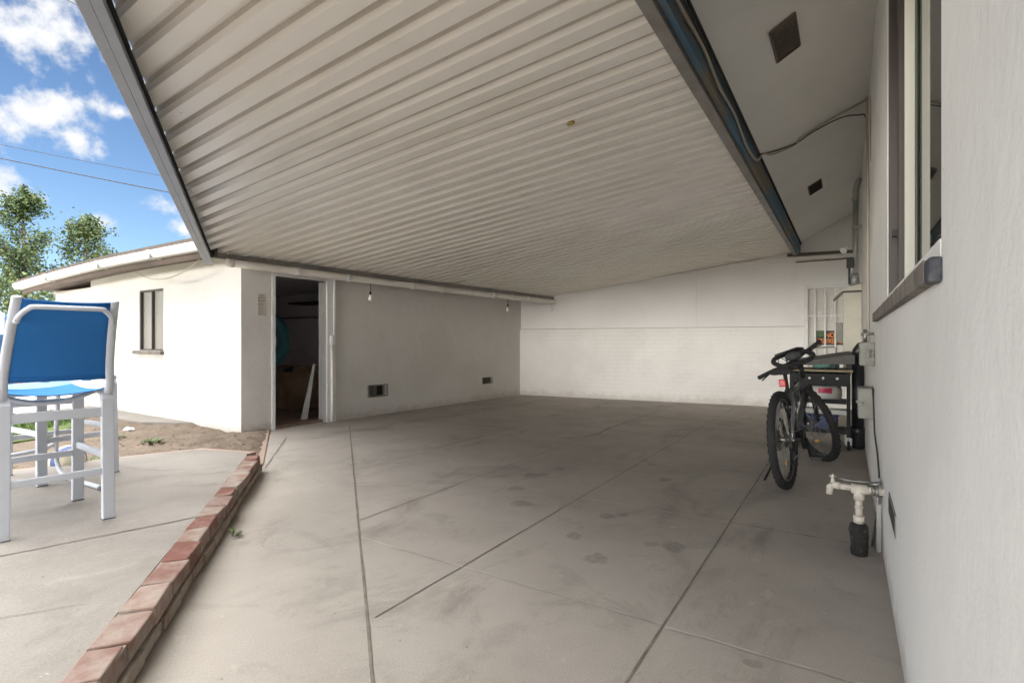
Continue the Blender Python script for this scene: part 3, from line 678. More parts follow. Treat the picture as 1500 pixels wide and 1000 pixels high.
# security door
door = obj('security_door', (lambda mb: bbox(mb, TD0+.02, TD1-.01, -.12, -.09, .03, 2.0))(MB()), mat('white_door_panel', (.62, .60, .56), .5), bwall)
df = MB()
bbox(df, TD0-.018, TD0+.035, -.12, .012, .02, 2.06); bbox(df, TD0+.036, TD1-.006, -.12, .010, 2.005, 2.06); bbox(df, TD0+.036, TD1-.006, -.06, .008, .03, .10); bbox(df, TD0+.036, TD1-.006, -.055, -.02, 1.535, 1.555)
bbox(df, TD0+.036, TD1-.006, -.055, -.02, .62, .66)
obj('frame', df, M_white, door, bevel=.003)
for t in (.145, .29, .435, .58): 
    o = MB(); bbox(o, TD0+t-.011, TD0+t+.011, -.05, -.022, .10, 2.0); obj('bar', o, M_white, door)
for t, z in ((.215,1.605), (.36,1.61), (.215,1.50), (.36,1.505), (.215, 1.572), (.36,1.575)):
    pts = [BPt(TD0+t+math.cos(a)*(.032-.003*a/1.5), z+math.sin(a)*(.028-.002*a), -.036) for a in [i*.35 for i in range(19)]]
    obj('scroll', MB().tube(pts, .006, 6), M_white, door)
obj('lock', MB().cyl(BPt(TD0+.07,.98,-.09), BPt(TD0+.07,.98,.03), .03).cyl(BPt(TD0+.07,1.10,-.09), BPt(TD0+.07,1.10,.02), .024), M_alloy, door)
obj('handle', MB().tube([BPt(TD0+.12,.72,.012), BPt(TD0+.12,.80,.04), BPt(TD0+.15,.815,.04), BPt(TD0+.38,.83,.04), BPt(TD0+.41,.80,.03)], .011, 8), M_steel, door)
# no trespassing sign behind the bars
SGN0, SGN1, SZ0, SZ1 = TD0+.165, TD0+.56, 1.062, 1.30
sg = MB(); bbox(sg, SGN0, SGN1, -.072, -.066, SZ0, SZ1)
sign = obj('warning_sign', sg, mat('black_sign_face', (.012, .014, .012), .35)); tag(sign, 'black and orange NO TRESPASSING sign behind the white door bars', 'sign')
gl = MB(); bbox(gl, SGN0+.02, SGN0+.125, -.0659, -.0653, SZ1-.10, SZ1-.015); obj('green_sheen', gl, mat('green_patch', (.045, .11, .03), .4), sign)
bo = MB()
for a in ((SGN0+.008, SGN1-.008, SZ0+.008, SZ0+.012), (SGN0+.008, SGN1-.008, SZ1-.012, SZ1-.008), (SGN0+.008, SGN0+.012, SZ0+.0125, SZ1-.0125), (SGN1-.012, SGN1-.008, SZ0+.0125, SZ1-.0125)): bbox(bo, a[0], a[1], -.0659, -.0652, a[2], a[3])
obj('border', bo, mat('sign_border', (.16, .15, .13), .6), sign)
M_orange = mat('orange_lettering', (.95, .30, .06), .5)
def text_mesh(txt, name, mt, parent, center, width, height, xdir, zoff):
    cu = bpy.data.curves.new('letters', 'FONT'); cu.body = txt; cu.align_x = 'CENTER'; cu.align_y = 'CENTER'; cu.size = 1; cu.extrude = .004; cu.offset = .012
    to = bpy.data.objects.new('letters', cu); C.objects.link(to); bpy.context.view_layer.update()
    me = bpy.data.meshes.new_from_object(to.evaluated_get(bpy.context.evaluated_depsgraph_get()))
    bpy.data.objects.remove(to); bpy.data.curves.remove(cu)
    xs = [v.co.x for v in me.vertices]; ys = [v.co.y for v in me.vertices]
    cx, cy = (min(xs)+max(xs))/2, (min(ys)+max(ys))/2; sx, sy = width/(max(xs)-min(xs)), height/(max(ys)-min(ys))
    off = origin(parent)
    for v in me.vertices:
        v.co = center + xdir*((v.co.x-cx)*sx) + Vector((0,0,1))*((v.co.y-cy)*sy) + zoff*(v.co.z*.3) - off
    me.materials.append(mt); me.name = name
    o = bpy.data.objects.new(name, me); C.objects.link(o); o.parent = parent; return o
cx = (SGN0+SGN1)/2
text_mesh('NO', 'top_word', M_orange, sign, BPt(cx, SZ0+.165, -.064), .135, .082, bd_, bq)
text_mesh('TRESPASSING', 'bottom_word', M_orange, sign, BPt(cx, SZ0+.067, -.064), .35, .082, bd_, bq)

# ------------------------------------------------------------------ right house
XW = .162
hs = thing('house', (3.0, 4.0, 0), 'white stucco house along the right side with a deep plastered eave', 'house')
w = MB(); WY0, WY1, WB, WT = 1.365, 3.03, 1.335, 2.95
w.box(XW, XW+.22, -5, WY0, -.05, 3.6); w.box(XW, XW+.22, WY1, 10.4, -.05, 3.6); w.box(XW, XW+.22, WY0, WY1, -.05, WB-.075); w.box(XW, XW+.22, WY0, WY1, WT, 3.6)
wallr = obj('wall', w, M_stucco_right, hs)
# raking soffit
def sof(x): return 2.76+(x+.70)*.58
s_ = MB(); s_._add([(-.685,-4,sof(-.685)),(XW+.01,-4,sof(XW+.01)),(XW+.01,10.25,sof(XW+.01)),(-.685,10.25,sof(-.685)),(-.685,-4,sof(-.685)+.05),(XW+.01,-4,sof(XW+.01)+.05),(XW+.01,10.25,sof(XW+.01)+.05),(-.685,10.25,sof(-.685)+.05)],
                   [(3,2,1,0),(4,5,6,7),(0,1,5,4),(1,2,6,5),(2,3,7,6),(3,0,4,7)])
obj('soffit', s_, M_soffit, hs)
fa = MB().box(-.688, -.655, -4, 10.15, 2.585, 2.755); fas = obj('fascia', fa, M_blue_fascia, hs)
obj('soffit_shadow_gap', MB().box(-.654, -.640, -4, 10.15, 2.748, 2.775), M_dark, fas)  # dark strip painted in for the shadowed gap under the soffit edge
rr = MB(); rr._add([(-.73,-4,2.80),(4.5,-4,6.1),(4.5,10.6,6.1),(-.73,10.6,2.80),(-.73,-4,2.92),(4.5,-4,6.22),(4.5,10.6,6.22),(-.73,10.6,2.92),(9.7,-4,2.8),(9.7,10.6,2.8),(9.7,-4,2.92),(9.7,10.6,2.92)],
                   [(3,2,1,0),(4,5,6,7),(0,1,5,4),(2,3,7,6),(3,0,4,7),(1,8,9,2),(5,10,11,6)])
obj('roof', rr, M_shingle, hs)
for (y0, y1) in ((3.43, 3.82), (7.10, 7.50)):
    x0, x1 = -.385, -.255
    n_s = Vector((-.58, 0, 1)).normalized()
    def SQ(x, y, d): return Vector((x, y, sof(x))) - n_s*d
    v = MB(); v.extr([SQ(x0,y0,.002), SQ(x1,y0,.002), SQ(x1,y1,.002), SQ(x0,y1,.002)], -n_s*.004)
    vo = obj('eave_vent', v, M_screen if y0 < 5 else M_ventdark, hs)
    f_ = MB()
    for a, b in (((x0,y0),(x1,y0)), ((x0,y1),(x1,y1)), ((x0,y0),(x0,y1)), ((x1,y0),(x1,y1))): f_.bar(SQ(*a,.008), SQ(*b,.008), .012, .010)
    obj('vent_frame', f_, M_wood_grey, vo)
    sl = MB()
    for i in range(14): yy = y0+(y1-y0)*(i+.5)/14; sl.bar(SQ(x0+.006,yy,.010), SQ(x1-.006,yy,.010), .004, .004)
    obj('mesh_wire', sl, M_ventdark, vo)
# big window, recessed
gx = XW+.05
wn_ = obj('window', MB().box(gx, gx+.01, WY0-.01, WY1+.0, WB, WT), M_pane, hs)
f_ = MB(); f_.box(XW+.004, gx-.001, WY1-.045, WY1-.002, WB-.02, WT); f_.box(gx-.02, gx-.001, WY0, WY1-.046, WT-.05, WT-.001)
f_.box(XW+.016, gx-.002, 2.62, 2.66, WB, WT-.06); f_.box(XW+.03, gx-.002, WY1-.12, WY1-.09, WB, WT-.06)
obj('frame', f_, M_bronze, wn_, bevel=.004)
obj('stile', MB().box(XW+.014, gx-.001, 2.34, 2.365, WB-.01, WT-.055), M_cream, wn_, bevel=.006)
obj('sash_edge', MB().box(XW+.041, gx-.0015, 2.30, 2.328, WB, WT-.055), mat('dark_green_sash', (.085, .095, .075), .5), wn_, bevel=.01)
obj('inner_sill', MB().box(XW-.002, gx+.02, WY0+.001, WY1-.001, WB-.074, WB-.006), M_stucco_right, wn_)
si = MB(); 
for i in range(12):
    a = 1.42+(3.99-1.42)*i/12; b = 1.42+(3.99-1.42)*(i+1)/12 
    si.box(XW-.024+random.uniform(-.001,.001), XW+.001, a, b, 1.244, 1.293)
obj('sill', si, M_sill, wn_)
obj('sill_end', MB().box(XW-.023, XW+.0012, 1.345, 1.419, 1.240, 1.291), M_sillend, wn_, bevel=.006)
obj('latch', MB().box(XW+.01, XW+.03, WY1-.16, WY1-.12, WB+.25, WB+.28), M_black, wn_)
cv = MB().box(XW-.004, XW+.002, 2.50, 2.88, .36, .45); cvo = obj('crawl_vent', cv, M_box_grey, hs)
obj('vent_screen', MB().box(XW-.006, XW-.0045, 2.53, 2.85, .375, .435), M_ventdark, cvo)
obj('rust_streak', MB().box(XW-.002, XW+.001, 4.99, 5.06, 2.55, 3.05), M_rust, wallr)

# ------------------------------------------------------------------ carport roof
cp = thing('carport_roof', (-3.2, 5.0, 2.0), 'large cream corrugated metal carport roof on grey steel beams', 'carport roof')
XR = -.76
def kk(y): return .0905 + .05*max(0, min(1, (y-3.3)/6.2))
def fx(y): return -6.2+(3.28-y)*(3.73/2.36) if y < 3.28 else -6.2+(y-3.28)*(1.15/6.3)
def rz(x, y): return 2.645+(x-XR)*kk(y)
prof = []; p = .165; y = -.50
while y < 10.12:
    prof += [(y,0), (y+.083,0), (y+.093,.062), (y+.151,.062), (y+.1555,.034), (y+.161,0)]; y += p
rs = MB(); rows = []
for (yy, dz) in prof:
    xl = fx(yy)-.05; row = []
    if xl > XR-.02: xl = XR-.02
    for j in range(13):
        x = xl+(XR+.05-xl)*j/12
        row.append(Vector((x, yy, rz(x, yy)+dz + .004*mnoise.noise((x*.6, yy*.25, 1)))))
    rows.append(row)
vs = [v for r_ in rows for v in r_]
rs._add(vs, [(i*13+j, i*13+j+1, (i+1)*13+j+1, (i+1)*13+j) for i in range(len(rows)-1) for j in range(12)])
M_groove_shade = mat('shaded_sheet_groove', (.66, .615, .555), .7, col2=(.55, .505, .45), vscale=3)  # darker copy of the sheet colour, shade painted into the rib grooves
sheet = obj('corrugated_sheet', rs, [M_corr, M_groove_shade], cp, recalc=False, solid=.002)
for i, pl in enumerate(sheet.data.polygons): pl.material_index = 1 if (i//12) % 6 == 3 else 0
scw = MB(); rnd = random.Random(21)
for k in range(3, 62):
    yy = -.5+.165*k+.04
    for xx in (-1.0, -3.2, -5.0):
        if xx < fx(yy)+.1 or rnd.random() < .25: continue
        z = rz(xx, yy)+.001; scw.cyl((xx+rnd.uniform(-.02,.02), yy, z-.005), (xx, yy, z+.004), .0055, None, 6)
obj('screw', scw, M_corr, cp)['kind'] = 'stuff'
eb = MB()
f0, f1 = Vector((-6.215, 3.265, 0)), Vector((-.86, -.12, 0)); fd = (f1-f0).normalized(); fq = Vector((-fd.y, fd.x, 0))
def FB(t, o, dz): p = f0+fd*t+fq*o; return Vector((p.x, p.y, rz(p.x, p.y)+dz))
FL = (f1-f0).length
def fbar(mb, o0, o1, d0, d1, t0=0, t1=FL):
    q = [FB(t0,o0,d0), FB(t0,o1,d0), FB(t0,o1,d1), FB(t0,o0,d1)]; r_ = [FB(t1,o0,d0), FB(t1,o1,d0), FB(t1,o1,d1), FB(t1,o0,d1)]
    mb._add(q+r_, [(0,1,2,3),(7,6,5,4),(0,4,5,1),(1,5,6,2),(2,6,7,3),(3,7,4,0)])
fbar(eb, -.06, -.012, -.15, .068); fbar(eb, -.012, .03, -.15, -.142); fbar(eb, -.012, .0, -.045, -.012)
obj('edge_beam', eb, M_beam, cp, bevel=.003)
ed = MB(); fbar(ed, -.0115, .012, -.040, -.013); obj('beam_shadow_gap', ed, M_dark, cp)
# header on the outbuilding side
hb = MB(); h0, h1 = Vector((-6.16, 3.24, 0)), Vector((-5.06, 9.52, 0))
def HB(t, o, z): d = h1-h0; p = h0+d*t+Vector((d.y, -d.x, 0)).normalized()*o; return Vector((p.x, p.y, z))
def hz(t): p = HB(t,0,0); return rz(p.x, p.y)
def hbar(mb, o0, o1, a, b, t0=0, t1=1):
    q = [HB(t0,o0,hz(t0)+a), HB(t0,o1,hz(t0)+a), HB(t0,o1,hz(t0)+b), HB(t0,o0,hz(t0)+b)]; r_ = [HB(t1,o0,hz(t1)+a), HB(t1,o1,hz(t1)+a), HB(t1,o1,hz(t1)+b), HB(t1,o0,hz(t1)+b)]
    mb._add(q+r_, [(0,1,2,3),(7,6,5,4),(0,4,5,1),(1,5,6,2),(2,6,7,3),(3,7,4,0)])
hbar(hb, -.05, .02, -.075, -.012)
obj('header_beam', hb, M_beam_w, cp, bevel=.003)
obj('ledger_beam', MB().box(XR, XR+.065, -.45, 10.06, 2.565, 2.638), M_beam_w, cp, bevel=.004)
# rain pipe under the header with its brackets
gp = thing('rain_pipe', HB(0.5,.03,1.9), 'long cream pipe running under the low edge of the corrugated roof', 'pipe')
def GP(t, z=0): return HB(t, .035, hz(t)-.115+z)
obj('pipe', MB().tube([GP(.03+.97*i/20) for i in range(21)], .046, 14), M_pvc, gp)
for t in (.155, .27, .44, .535, .63, .72, .80, .87): 
    d = (h1-h0).normalized()
    o = MB().cyl(GP(t)-d*.035, GP(t)+d*.035, .051, None, 14); o.cbox(GP(t, -.047), (.03, .07, .012), Matrix.Rotation(math.atan2(-d.x, d.y), 3, 'Z'))
    obj('bracket', o, M_white, gp)
obj('end_cap', MB().cyl(GP(.024), GP(.036), .050), M_pvc, gp)
labs = ['bare light bulb on a dark cord right of the doorway', 'bare light bulb on a dark cord near the far corner', 'bare light bulb at the far end of the cream pipe close to the end wall']
for (t, dl), lb in zip(((.325,.12), (.78,.10), (.985,.02)), labs):
    p = GP(t, -.04); b = thing('light_bulb', p-Vector((0,0,dl+.13)), lb, 'light bulb', 'bulbs hanging from the pipe')
    q = p-Vector((0,0,dl))
    obj('cord', MB().cyl(p+Vector((0,0,.01)), q+Vector((0,0,.0)), .005, None, 6), M_black, b)
    obj('socket', MB().cyl(q, q-Vector((0,0,.045)), .015, .017, 12), M_black if t < .9 else M_white, b)
    obj('globe', MB().lathe([(.014,-.045),(.017,-.055),(.027,-.085),(.030,-.10),(.027,-.118),(.016,-.13),(.0,-.134)], 16, q), M_bulb, b)
nest = MB().ball((-1.541,3.145,2.566), (.022,.018,.016)); nest.ball((-1.52,3.135,2.56), (.013,.014,.013)); nest.ball((-1.56,3.15,2.561), (.01,.012,.01))
tag(obj('mud_nest', nest, mat('ochre_mud', (.36,.27,.08), .95, bump=1, bscale=90)), 'tiny ochre mud nest stuck under the corrugated roof', 'insect nest')

# ------------------------------------------------------------------ cables at the eave
def cable(name, pts, r, mt, label, sm=True):
    P = [Vector(p) for p in pts]
    if sm:
        Q = []
        for i in range(len(P)-1):
            a, b, c, d = P[max(i-1,0)], P[i], P[i+1], P[min(i+2,len(P)-1)]
            for k in range(6):
                t = k/6; Q.append(.5*((2*b)+(c-a)*t+(2*a-5*b+4*c-d)*t*t+(3*b-a-3*c+d)*t**3))
        Q.append(P[-1]); P = Q
    return tag(obj(name, MB().tube(P, r, 7), mt), label, 'cable')
cable('eave_cable', [(-.640,-.5,2.70),(-.642,1.5,2.69),(-.640,2.4,2.65),(-.642,2.9,2.68),(-.638,3.3,2.63),(-.643,3.8,2.66),(-.638,4.3,2.60),(-.640,4.75,2.63),(-.640,5.0,2.70),(-.62,5.12,2.78),(-.55,5.27,2.81),(-.395,5.43,2.915),(-.334,5.36,2.95),(-.10,5.42,3.085),(.14,5.52,3.22)], .009, M_wire, 'pale cable looping along the blue eave board and across the soffit')
cable('eave_cable', [(-.640,-.5,2.735),(-.641,2.5,2.72),(-.640,4.0,2.705),(-.640,4.7,2.72),(-.625,5.12,2.78),(-.40,5.42,2.915),(-.25,5.40,2.99),(-.05,5.50,3.10),(.08,5.62,3.14),(.148,5.60,3.08),(.152,5.4,2.6)], .006, M_wire_dark, 'thin dark cable beside the blue eave board drooping across the soffit')
cable('wall_cable', [(.15,5.53,3.25),(.149,5.50,3.0),(.150,5.28,2.4),(.148,5.22,1.9),(.150,5.2,1.3),(.150,5.0,1.05)], .010, M_wire, 'pale cable running down the right wall from the soffit')
cable('wall_cable', [(.152,5.62,3.22),(.150,5.60,2.95),(.151,5.45,2.3),(.149,5.38,1.8),(.152,5.35,1.35),(.151,5.1,1.08)], .006, M_wire_dark, 'thin dark cable running down the right wall beside the pale cable')
cable('wall_cable', [(.151,4.35,.80),(.152,4.20,.66),(.150,4.05,.55),(.152,3.75,.47),(.150,3.52,.41),(.149,3.46,.385)], .005, M_wire_dark, 'dark cable wandering down the right wall to the water tap')

# ------------------------------------------------------------------ services on the right wall
mc = thing('meter_cabinet', (.06, 7.9, .7), 'tall aged cream meter cabinet with a hood on the right wall', 'meter cabinet')
obj('cabinet', MB().box(-.038, XW-.001, 7.75, 8.15, .72, 1.74), M_box_cream, mc, bevel=.012)
hd = MB(); hd.extr([Vector((-.15,7.68,1.665)), Vector((-.06,7.68,1.76)), Vector((.04,7.68,1.80)), Vector((XW-.002,7.68,1.83)), Vector((XW-.002,7.68,1.745)), Vector((-.045,7.68,1.742)), Vector((-.14,7.68,1.645))], (0,.52,0))
obj('hood', hd, M_box_cream, mc, bevel=.006)
obj('window_panel', MB().box(-.115, -.039, 7.80, 8.02, 1.11, 1.36), M_box_grey, mc, bevel=.006)
obj('seam', MB().box(-.039, XW-.002, 7.746, 7.7495, 1.725, 1.738), M_wood_grey, mc)
cd = thing('conduit_riser', (.09, 7.95, 1.83), 'grey metal conduit riser rising from the cream cabinet to the soffit', 'conduit')
obj('pipe', MB().cyl((.095,7.95,1.80),(.095,7.95,2.95),.030), M_galv, cd)
obj('weatherhead', MB().tube([(.095,7.95,2.95),(.10,7.94,3.05),(.125,7.93,3.14),(.15,7.92,3.17)], [.032,.036,.034,.03], 10), M_galv, cd)
obj('coupling', MB().cyl((.093,7.95,2.9),(.093,7.95,2.94),.037).cyl((.085,7.95,1.83),(.09,7.95,1.98),.06,.04), M_galv, cd)
obj('strap', MB().box(.055,XW-.001,7.91,7.93,2.55,2.58), M_galv, cd)
jb = MB().box(.0,.075,7.86,7.95,2.05,2.17); jb.cyl((.03,7.9,1.84),(.03,7.9,2.06),.012)
tag(obj('junction_box', jb, M_black, bevel=.006), 'small black box beside the conduit above the cream cabinet', 'electrical box')
fld = thing('flood_light', (.02,7.9,2.2), 'small white flood light fixed beside the conduit riser', 'lamp')
obj('base', MB().cyl((.065,7.9,2.30),(.01,7.9,2.30),.022), M_white, fld)
obj('head', MB().tube([(.02,7.9,2.31),(-.015,7.86,2.29),(-.035,7.83,2.26)], [.018,.03,.042], 12), M_white, fld)
for (lab, y0, z0, z1, x0, mt) in (('grey meter box with a clasp on the right wall, above the black drain pipe', 4.30, .955, 1.115, .075, M_box_grey), ('pale grey box on the right wall with a knob, lower of the two', 4.38, .585, .795, .068, M_box_grey)):
    ub = thing('utility_box', ((x0+XW)/2, y0+.1, z0), lab, 'electrical box', 'grey boxes on the right wall')
    obj('case', MB().box(x0, XW-.001, y0, y0+.24, z0, z1), mt, ub, bevel=.008)
    if z0 > .8:
        obj('hasp', MB().box(x0+.045, XW-.002, y0-.02, y0+.001, z1-.05, z1-.025).box(x0+.045, XW-.002, y0-.02, y0+.001, z0+.03, z0+.055).box(x0+.042, x0+.056, y0-.022, y0+.001, z0+.056, z1-.051), M_box_grey, ub)
        obj('conduit_stub', MB().cyl((.11,y0+.1,z1-.005),(.11,y0+.1,z1+.09),.012).cyl((.085,y0+.1,z1+.055),(.16,y0+.1,z1+.058),.010), M_steel, ub)
    else:
        obj('knob', MB().cyl((x0+.012,y0-.025,.69),(x0+.012,y0+.002,.69),.014).ball((x0,y0+.12,.69),.012), mt, ub)
dp = thing('drain_pipe', (.11,6.55,0), 'black plastic drain pipe standing against the right wall below the grey boxes', 'pipe')
obj('pipe', MB().cyl((.10,6.62,.12),(.10,6.62,.96),.055,None,18), M_abs, dp)
obj('coupling', MB().lathe([(.05,.0),(.066,.01),(.07,.03),(.07,.15),(.075,.16),(.075,.2),(.062,.22)], 18, (.10,6.62,0)), M_abs, dp)
obj('elbow', MB().tube([(.10,6.62,.95),(.105,6.62,1.02),(.13,6.62,1.06),(.17,6.62,1.07)], .056, 14), M_abs, dp)
obj('cleanout', MB().cyl((.03,6.6,.19),(.10,6.6,.19),.04,.045), M_abs, dp)
M_tap = mat('grubby_pipe_paint', (.60,.56,.49), .6, col2=(.42,.38,.32), vscale=22, vlo=.45, vhi=.7, bump=.3, bscale=60)
# tap assembly
tp = thing('water_tap', (.06,3.31,0), 'white painted garden tap and pipe beside the right wall, foot wrapped in black foam', 'water tap')
zt = .345
obj('pipe', MB().cyl((.055,3.31,.15),(.055,3.31,zt),.017).cyl((.055,3.31,zt),(XW+.01,3.31,zt),.020).cyl((-.03,3.31,zt+.004),(.055,3.31,zt),.016).cyl((.055,3.31,zt-.10),(.055,3.31,zt-.085),.020), M_tap, tp)
obj('fitting', MB().cyl((.02,3.31,zt),(.095,3.31,zt),.025).cyl((.055,3.31,zt),(.055,3.31,zt-.055),.025).cyl((.055,3.31,.17),(.055,3.31,.21),.026), M_tap, tp)
fc = MB().cyl((-.065,3.31,zt+.008),(-.03,3.31,zt+.004),.02).tube([(-.06,3.31,zt+.008),(-.075,3.305,zt-.005),(-.078,3.30,zt-.045)], [.018,.018,.015], 10).cyl((-.064,3.31,zt),(-.062,3.31,zt+.05),.010)
obj('faucet', fc, M_tap, tp)
hd = MB().cyl((-.062,3.31,zt+.05),(-.062,3.31,zt+.058),.016); hd.bar((-.062,3.285,zt+.062),(-.062,3.335,zt+.062),.009,.009); obj('handle', hd, M_tap, tp)
un = MB()
for x in (.105, .118, .131): un.cyl((x,3.31,zt),(x+.009,3.31,zt),.031 if x != .118 else .026, None, 8)
obj('union', un, M_steel, tp)
ins = MB(); 
prof_i = [(.030,.0),(.038,.004),(.040,.03),(.038,.055),(.041,.075),(.039,.10),(.042,.13),(.040,.155),(.032,.165),(.018,.166)]
ins.lathe(prof_i, 20, (.055,3.31,0))
for v in ins.v: v += Vector((mnoise.noise(v*40), mnoise.noise(v*40+Vector((7,0,0))), 0))*.007
obj('foam_wrap', ins, mat('torn_black_foam', (.018,.017,.016), .9, col2=(.07,.065,.06), vscale=40, vlo=.55, vhi=.7, bump=1, bscale=60), tp)
pt = MB(); pt.bar((.145,3.42,.0),(.145,3.42,.32),.02,.02); pt.bar((.12,3.5,.0),(.152,3.40,.30),.012,.012)
tag(obj('metal_stake', pt, M_steel), 'dark metal stake standing between the tap and the right wall', 'stake')
rod = MB().tube([(-.05,3.34,zt+.04),(.02,3.34,zt+.032),(.09,3.34,zt+.035),(.155,3.34,zt+.03)], .006, 6).tube([(.10,3.33,zt+.025),(.15,3.32,zt+.04)], .013, 6)
tag(obj('ground_wire', rod, M_steel), 'dull bent metal wire lying along the top of the white tap pipe', 'wire')

# ------------------------------------------------------------------ bicycle
def build_bike():
    b = thing('bicycle', (-.375, 4.50, 0), 'black mountain bike leaning on its stand with the front wheel turned left', 'bicycle')
    RW = .372
    def wheel(name, cx, xf, rear):
        A = [2*math.pi*i/56 for i in range(56)]; c = Vector((cx, 0, RW))
        ty = MB().tube([c+Vector((math.cos(a), 0, math.sin(a)))*(RW-.030) for a in A], .029, 12, True)
        for i in range(84):                                           # tread knobs
            a = 2*math.pi*(i+.5)/84; d = Vector((math.cos(a), 0, math.sin(a))); t = Vector((-math.sin(a), 0, math.cos(a)))
            for k, yy in enumerate((-.021, -.007, .007, .021)):
                if (i+k) % 2: continue
                Mx = Matrix((t, Vector((0,1,0)), d)).transposed()
                ty.cbox(c+d*(RW-.0065-abs(yy)*.36)+Vector((0,yy,0)), (.017, .011, .010), Mx)
        wobj = obj(name, ty.xf(xf), M_rubber, b, world=False)
        rm = MB()
        for yy in (-.011, .011): rm.tube([c+Vector((math.cos(a)*(RW-.064), yy, math.sin(a)*(RW-.064))) for a in A], .008, 6, True)
        obj('rim', rm.xf(xf), mat('dark_rim', (.10,.10,.10), .3, .7), wobj, world=False)
        sp = MB(); rnd = random.Random(1)
        for i in range(28):
            a = 2*math.pi*i/28; s = 1 if i % 2 else -1; a2 = a + (.9 if (i//2) % 2 else -.9)
            sp.cyl(c+Vector((math.cos(a2)*.025, s*.03, math.sin(a2)*.025)), c+Vector((math.cos(a)*(RW-.066), s*.006, math.sin(a)*(RW-.066))), .0013, None, 4)
        obj('spoke', sp.xf(xf), M_alloy, wobj, world=False)['kind'] = 'stuff'
        hb = MB().cyl(c+Vector((0,-.05,0)), c+Vector((0,.05,0)), .018).cyl(c+Vector((0,.032,0)), c+Vector((0,.036,0)), .08 if rear else .075, None, 26)
        hb.cyl(c+Vector((0,-.07,0)), c+Vector((0,.07,0)), .007)
        obj('hub', hb.xf(xf), M_steel, wobj, world=False)
        rf_ = MB().cbox(c+Vector((.21,-.0,.0)).lerp(Vector((0,0,-.21)), .85), (.05, .012, .022)); obj('spoke_reflector', rf_.xf(xf), M_yellow, wobj, world=False)
        if rear:
            cs = MB()
            for k, r_ in enumerate((.06, .052, .045, .038, .03)): cs.cyl(c+Vector((0,-.018-.006*k,0)), c+Vector((0,-.021-.006*k,0)), r_, None, 24)
            obj('cassette', cs.xf(xf), M_steel, wobj, world=False)
        return wobj
    I = Matrix.Identity(4)
    # steering: rotation about the raked head axis
    hb0, ht0 = Vector((.99,0,.66)), Vector((.935,0,.80)); ax = (ht0-hb0).normalized()
    ST = Matrix.Translation(hb0) @ Matrix.Rotation(R(40), 4, ax) @ Matrix.Translation(-hb0)
    wheel('rear_wheel', 0, I, True)
    wheel('front_wheel', 1.10, ST, False)
    bb = Vector((.43,0,.32)); stt = Vector((.30,0,.72))
    fm = MB()
    fm.tube([bb, stt], .018, 12).tube([stt-Vector((-.02,0,.05)), ht0-Vector((0,0,.03))], [.018,.024], 12).tube([bb, hb0+Vector((-.005,0,.03))], [.026,.028], 12).cyl(hb0-ax*.0, ht0+ax*.0, .026)
    fm.cyl(bb-Vector((0,.05,0)), bb+Vector((0,.05,0)), .028)
    for s in (-1, 1): fm.tube([bb+Vector((-.02,s*.03,0)), Vector((.22,s*.055,.345)), Vector((0,s*.065,RW))], .011, 8)
    fr = obj('frame', fm, M_frame, b, world=False)
    ss = MB()
    for s in (-1, 1): ss.tube([stt+Vector((-.005,s*.022,-.01)), Vector((.22,s*.05,.62)), Vector((.06,s*.062,RW+.09)), Vector((0,s*.065,RW))], [.016,.015,.012,.011], 10)
    ss.cyl(Vector((.215,-.05,.60)), Vector((.215,.05,.60)), .012)
    obj('seat_stay', ss, mat('silver_grey_paint', (.20,.205,.21), .3, .4), fr, world=False)
    fk = MB()
    for s in (-1, 1):
        fk.tube([Vector((.985,s*.055,.70)), Vector((1.03,s*.058,.54))], .016, 10)
        fk.tube([Vector((1.02,s*.058,.57)), Vector((1.10,s*.06,RW))], [.022,.018], 10)
    fk.tube([Vector((.985,-.062,.70)), Vector((.985,.062,.70))], .022, 10).tube([Vector((1.04,-.06,.60)), Vector((1.06,-.03,.77)), Vector((1.06,.03,.77)), Vector((1.04,.06,.60))], .012, 8)
    obj('fork', fk.xf(ST), M_black, b, world=False)
    # cockpit
    st = MB(); top = ht0+ax*.145; st.cyl(ht0, top, .02).tube([top-ax*.02, top+Vector((.06,0,.03))], .019, 10)
    obj('stem', st.xf(ST), M_black, b, world=False)
    cb = top+Vector((.07,0,.035)); hbm = MB()
    SF = ST; RB = Matrix.Translation(cb) @ Matrix.Rotation(R(-13), 4, 'X') @ Matrix.Translation(-cb); ST = ST @ RB; SL = SF @ Matrix.Translation(cb) @ Matrix.Rotation(R(1), 4, 'X') @ Matrix.Translation(-cb)
    hbm.tube([cb+Vector((-.03,-.25,.025)), cb+Vector((-.02,-.17,.02)), cb+Vector((0,-.06,0)), cb+Vector((0,.06,0)), cb+Vector((-.02,.22,.02)), cb+Vector((-.03,.36,.03))], .0125, 10)
    hnd = obj('handlebar', hbm.xf(ST), M_black, b, world=False)
    for s in (-1, 1):
        g = MB().tube([cb+Vector((-.022,-.17 if s < 0 else .25,.02)), cb+Vector((-.031,-.275 if s < 0 else .385,.03))], .018, 12); obj('grip', g.xf(ST), M_rubber, hnd, world=False)
        l = MB().cbox(cb+Vector((-.0,s*.165+(.06 if s > 0 else 0),.012)), (.035,.035,.035)).tube([cb+Vector((.02,s*.17+(.06 if s > 0 else 0),.01)), cb+Vector((.035,s*.20+(.06 if s > 0 else 0),.0)), cb+Vector((.03,s*.29+(.06 if s > 0 else 0),-.015))], .006, 6); obj('brake_lever', l.xf(ST), M_black, hnd, world=False)
    lp = MB(); c0 = cb+Vector((-.15,.085,.02)); pts = []
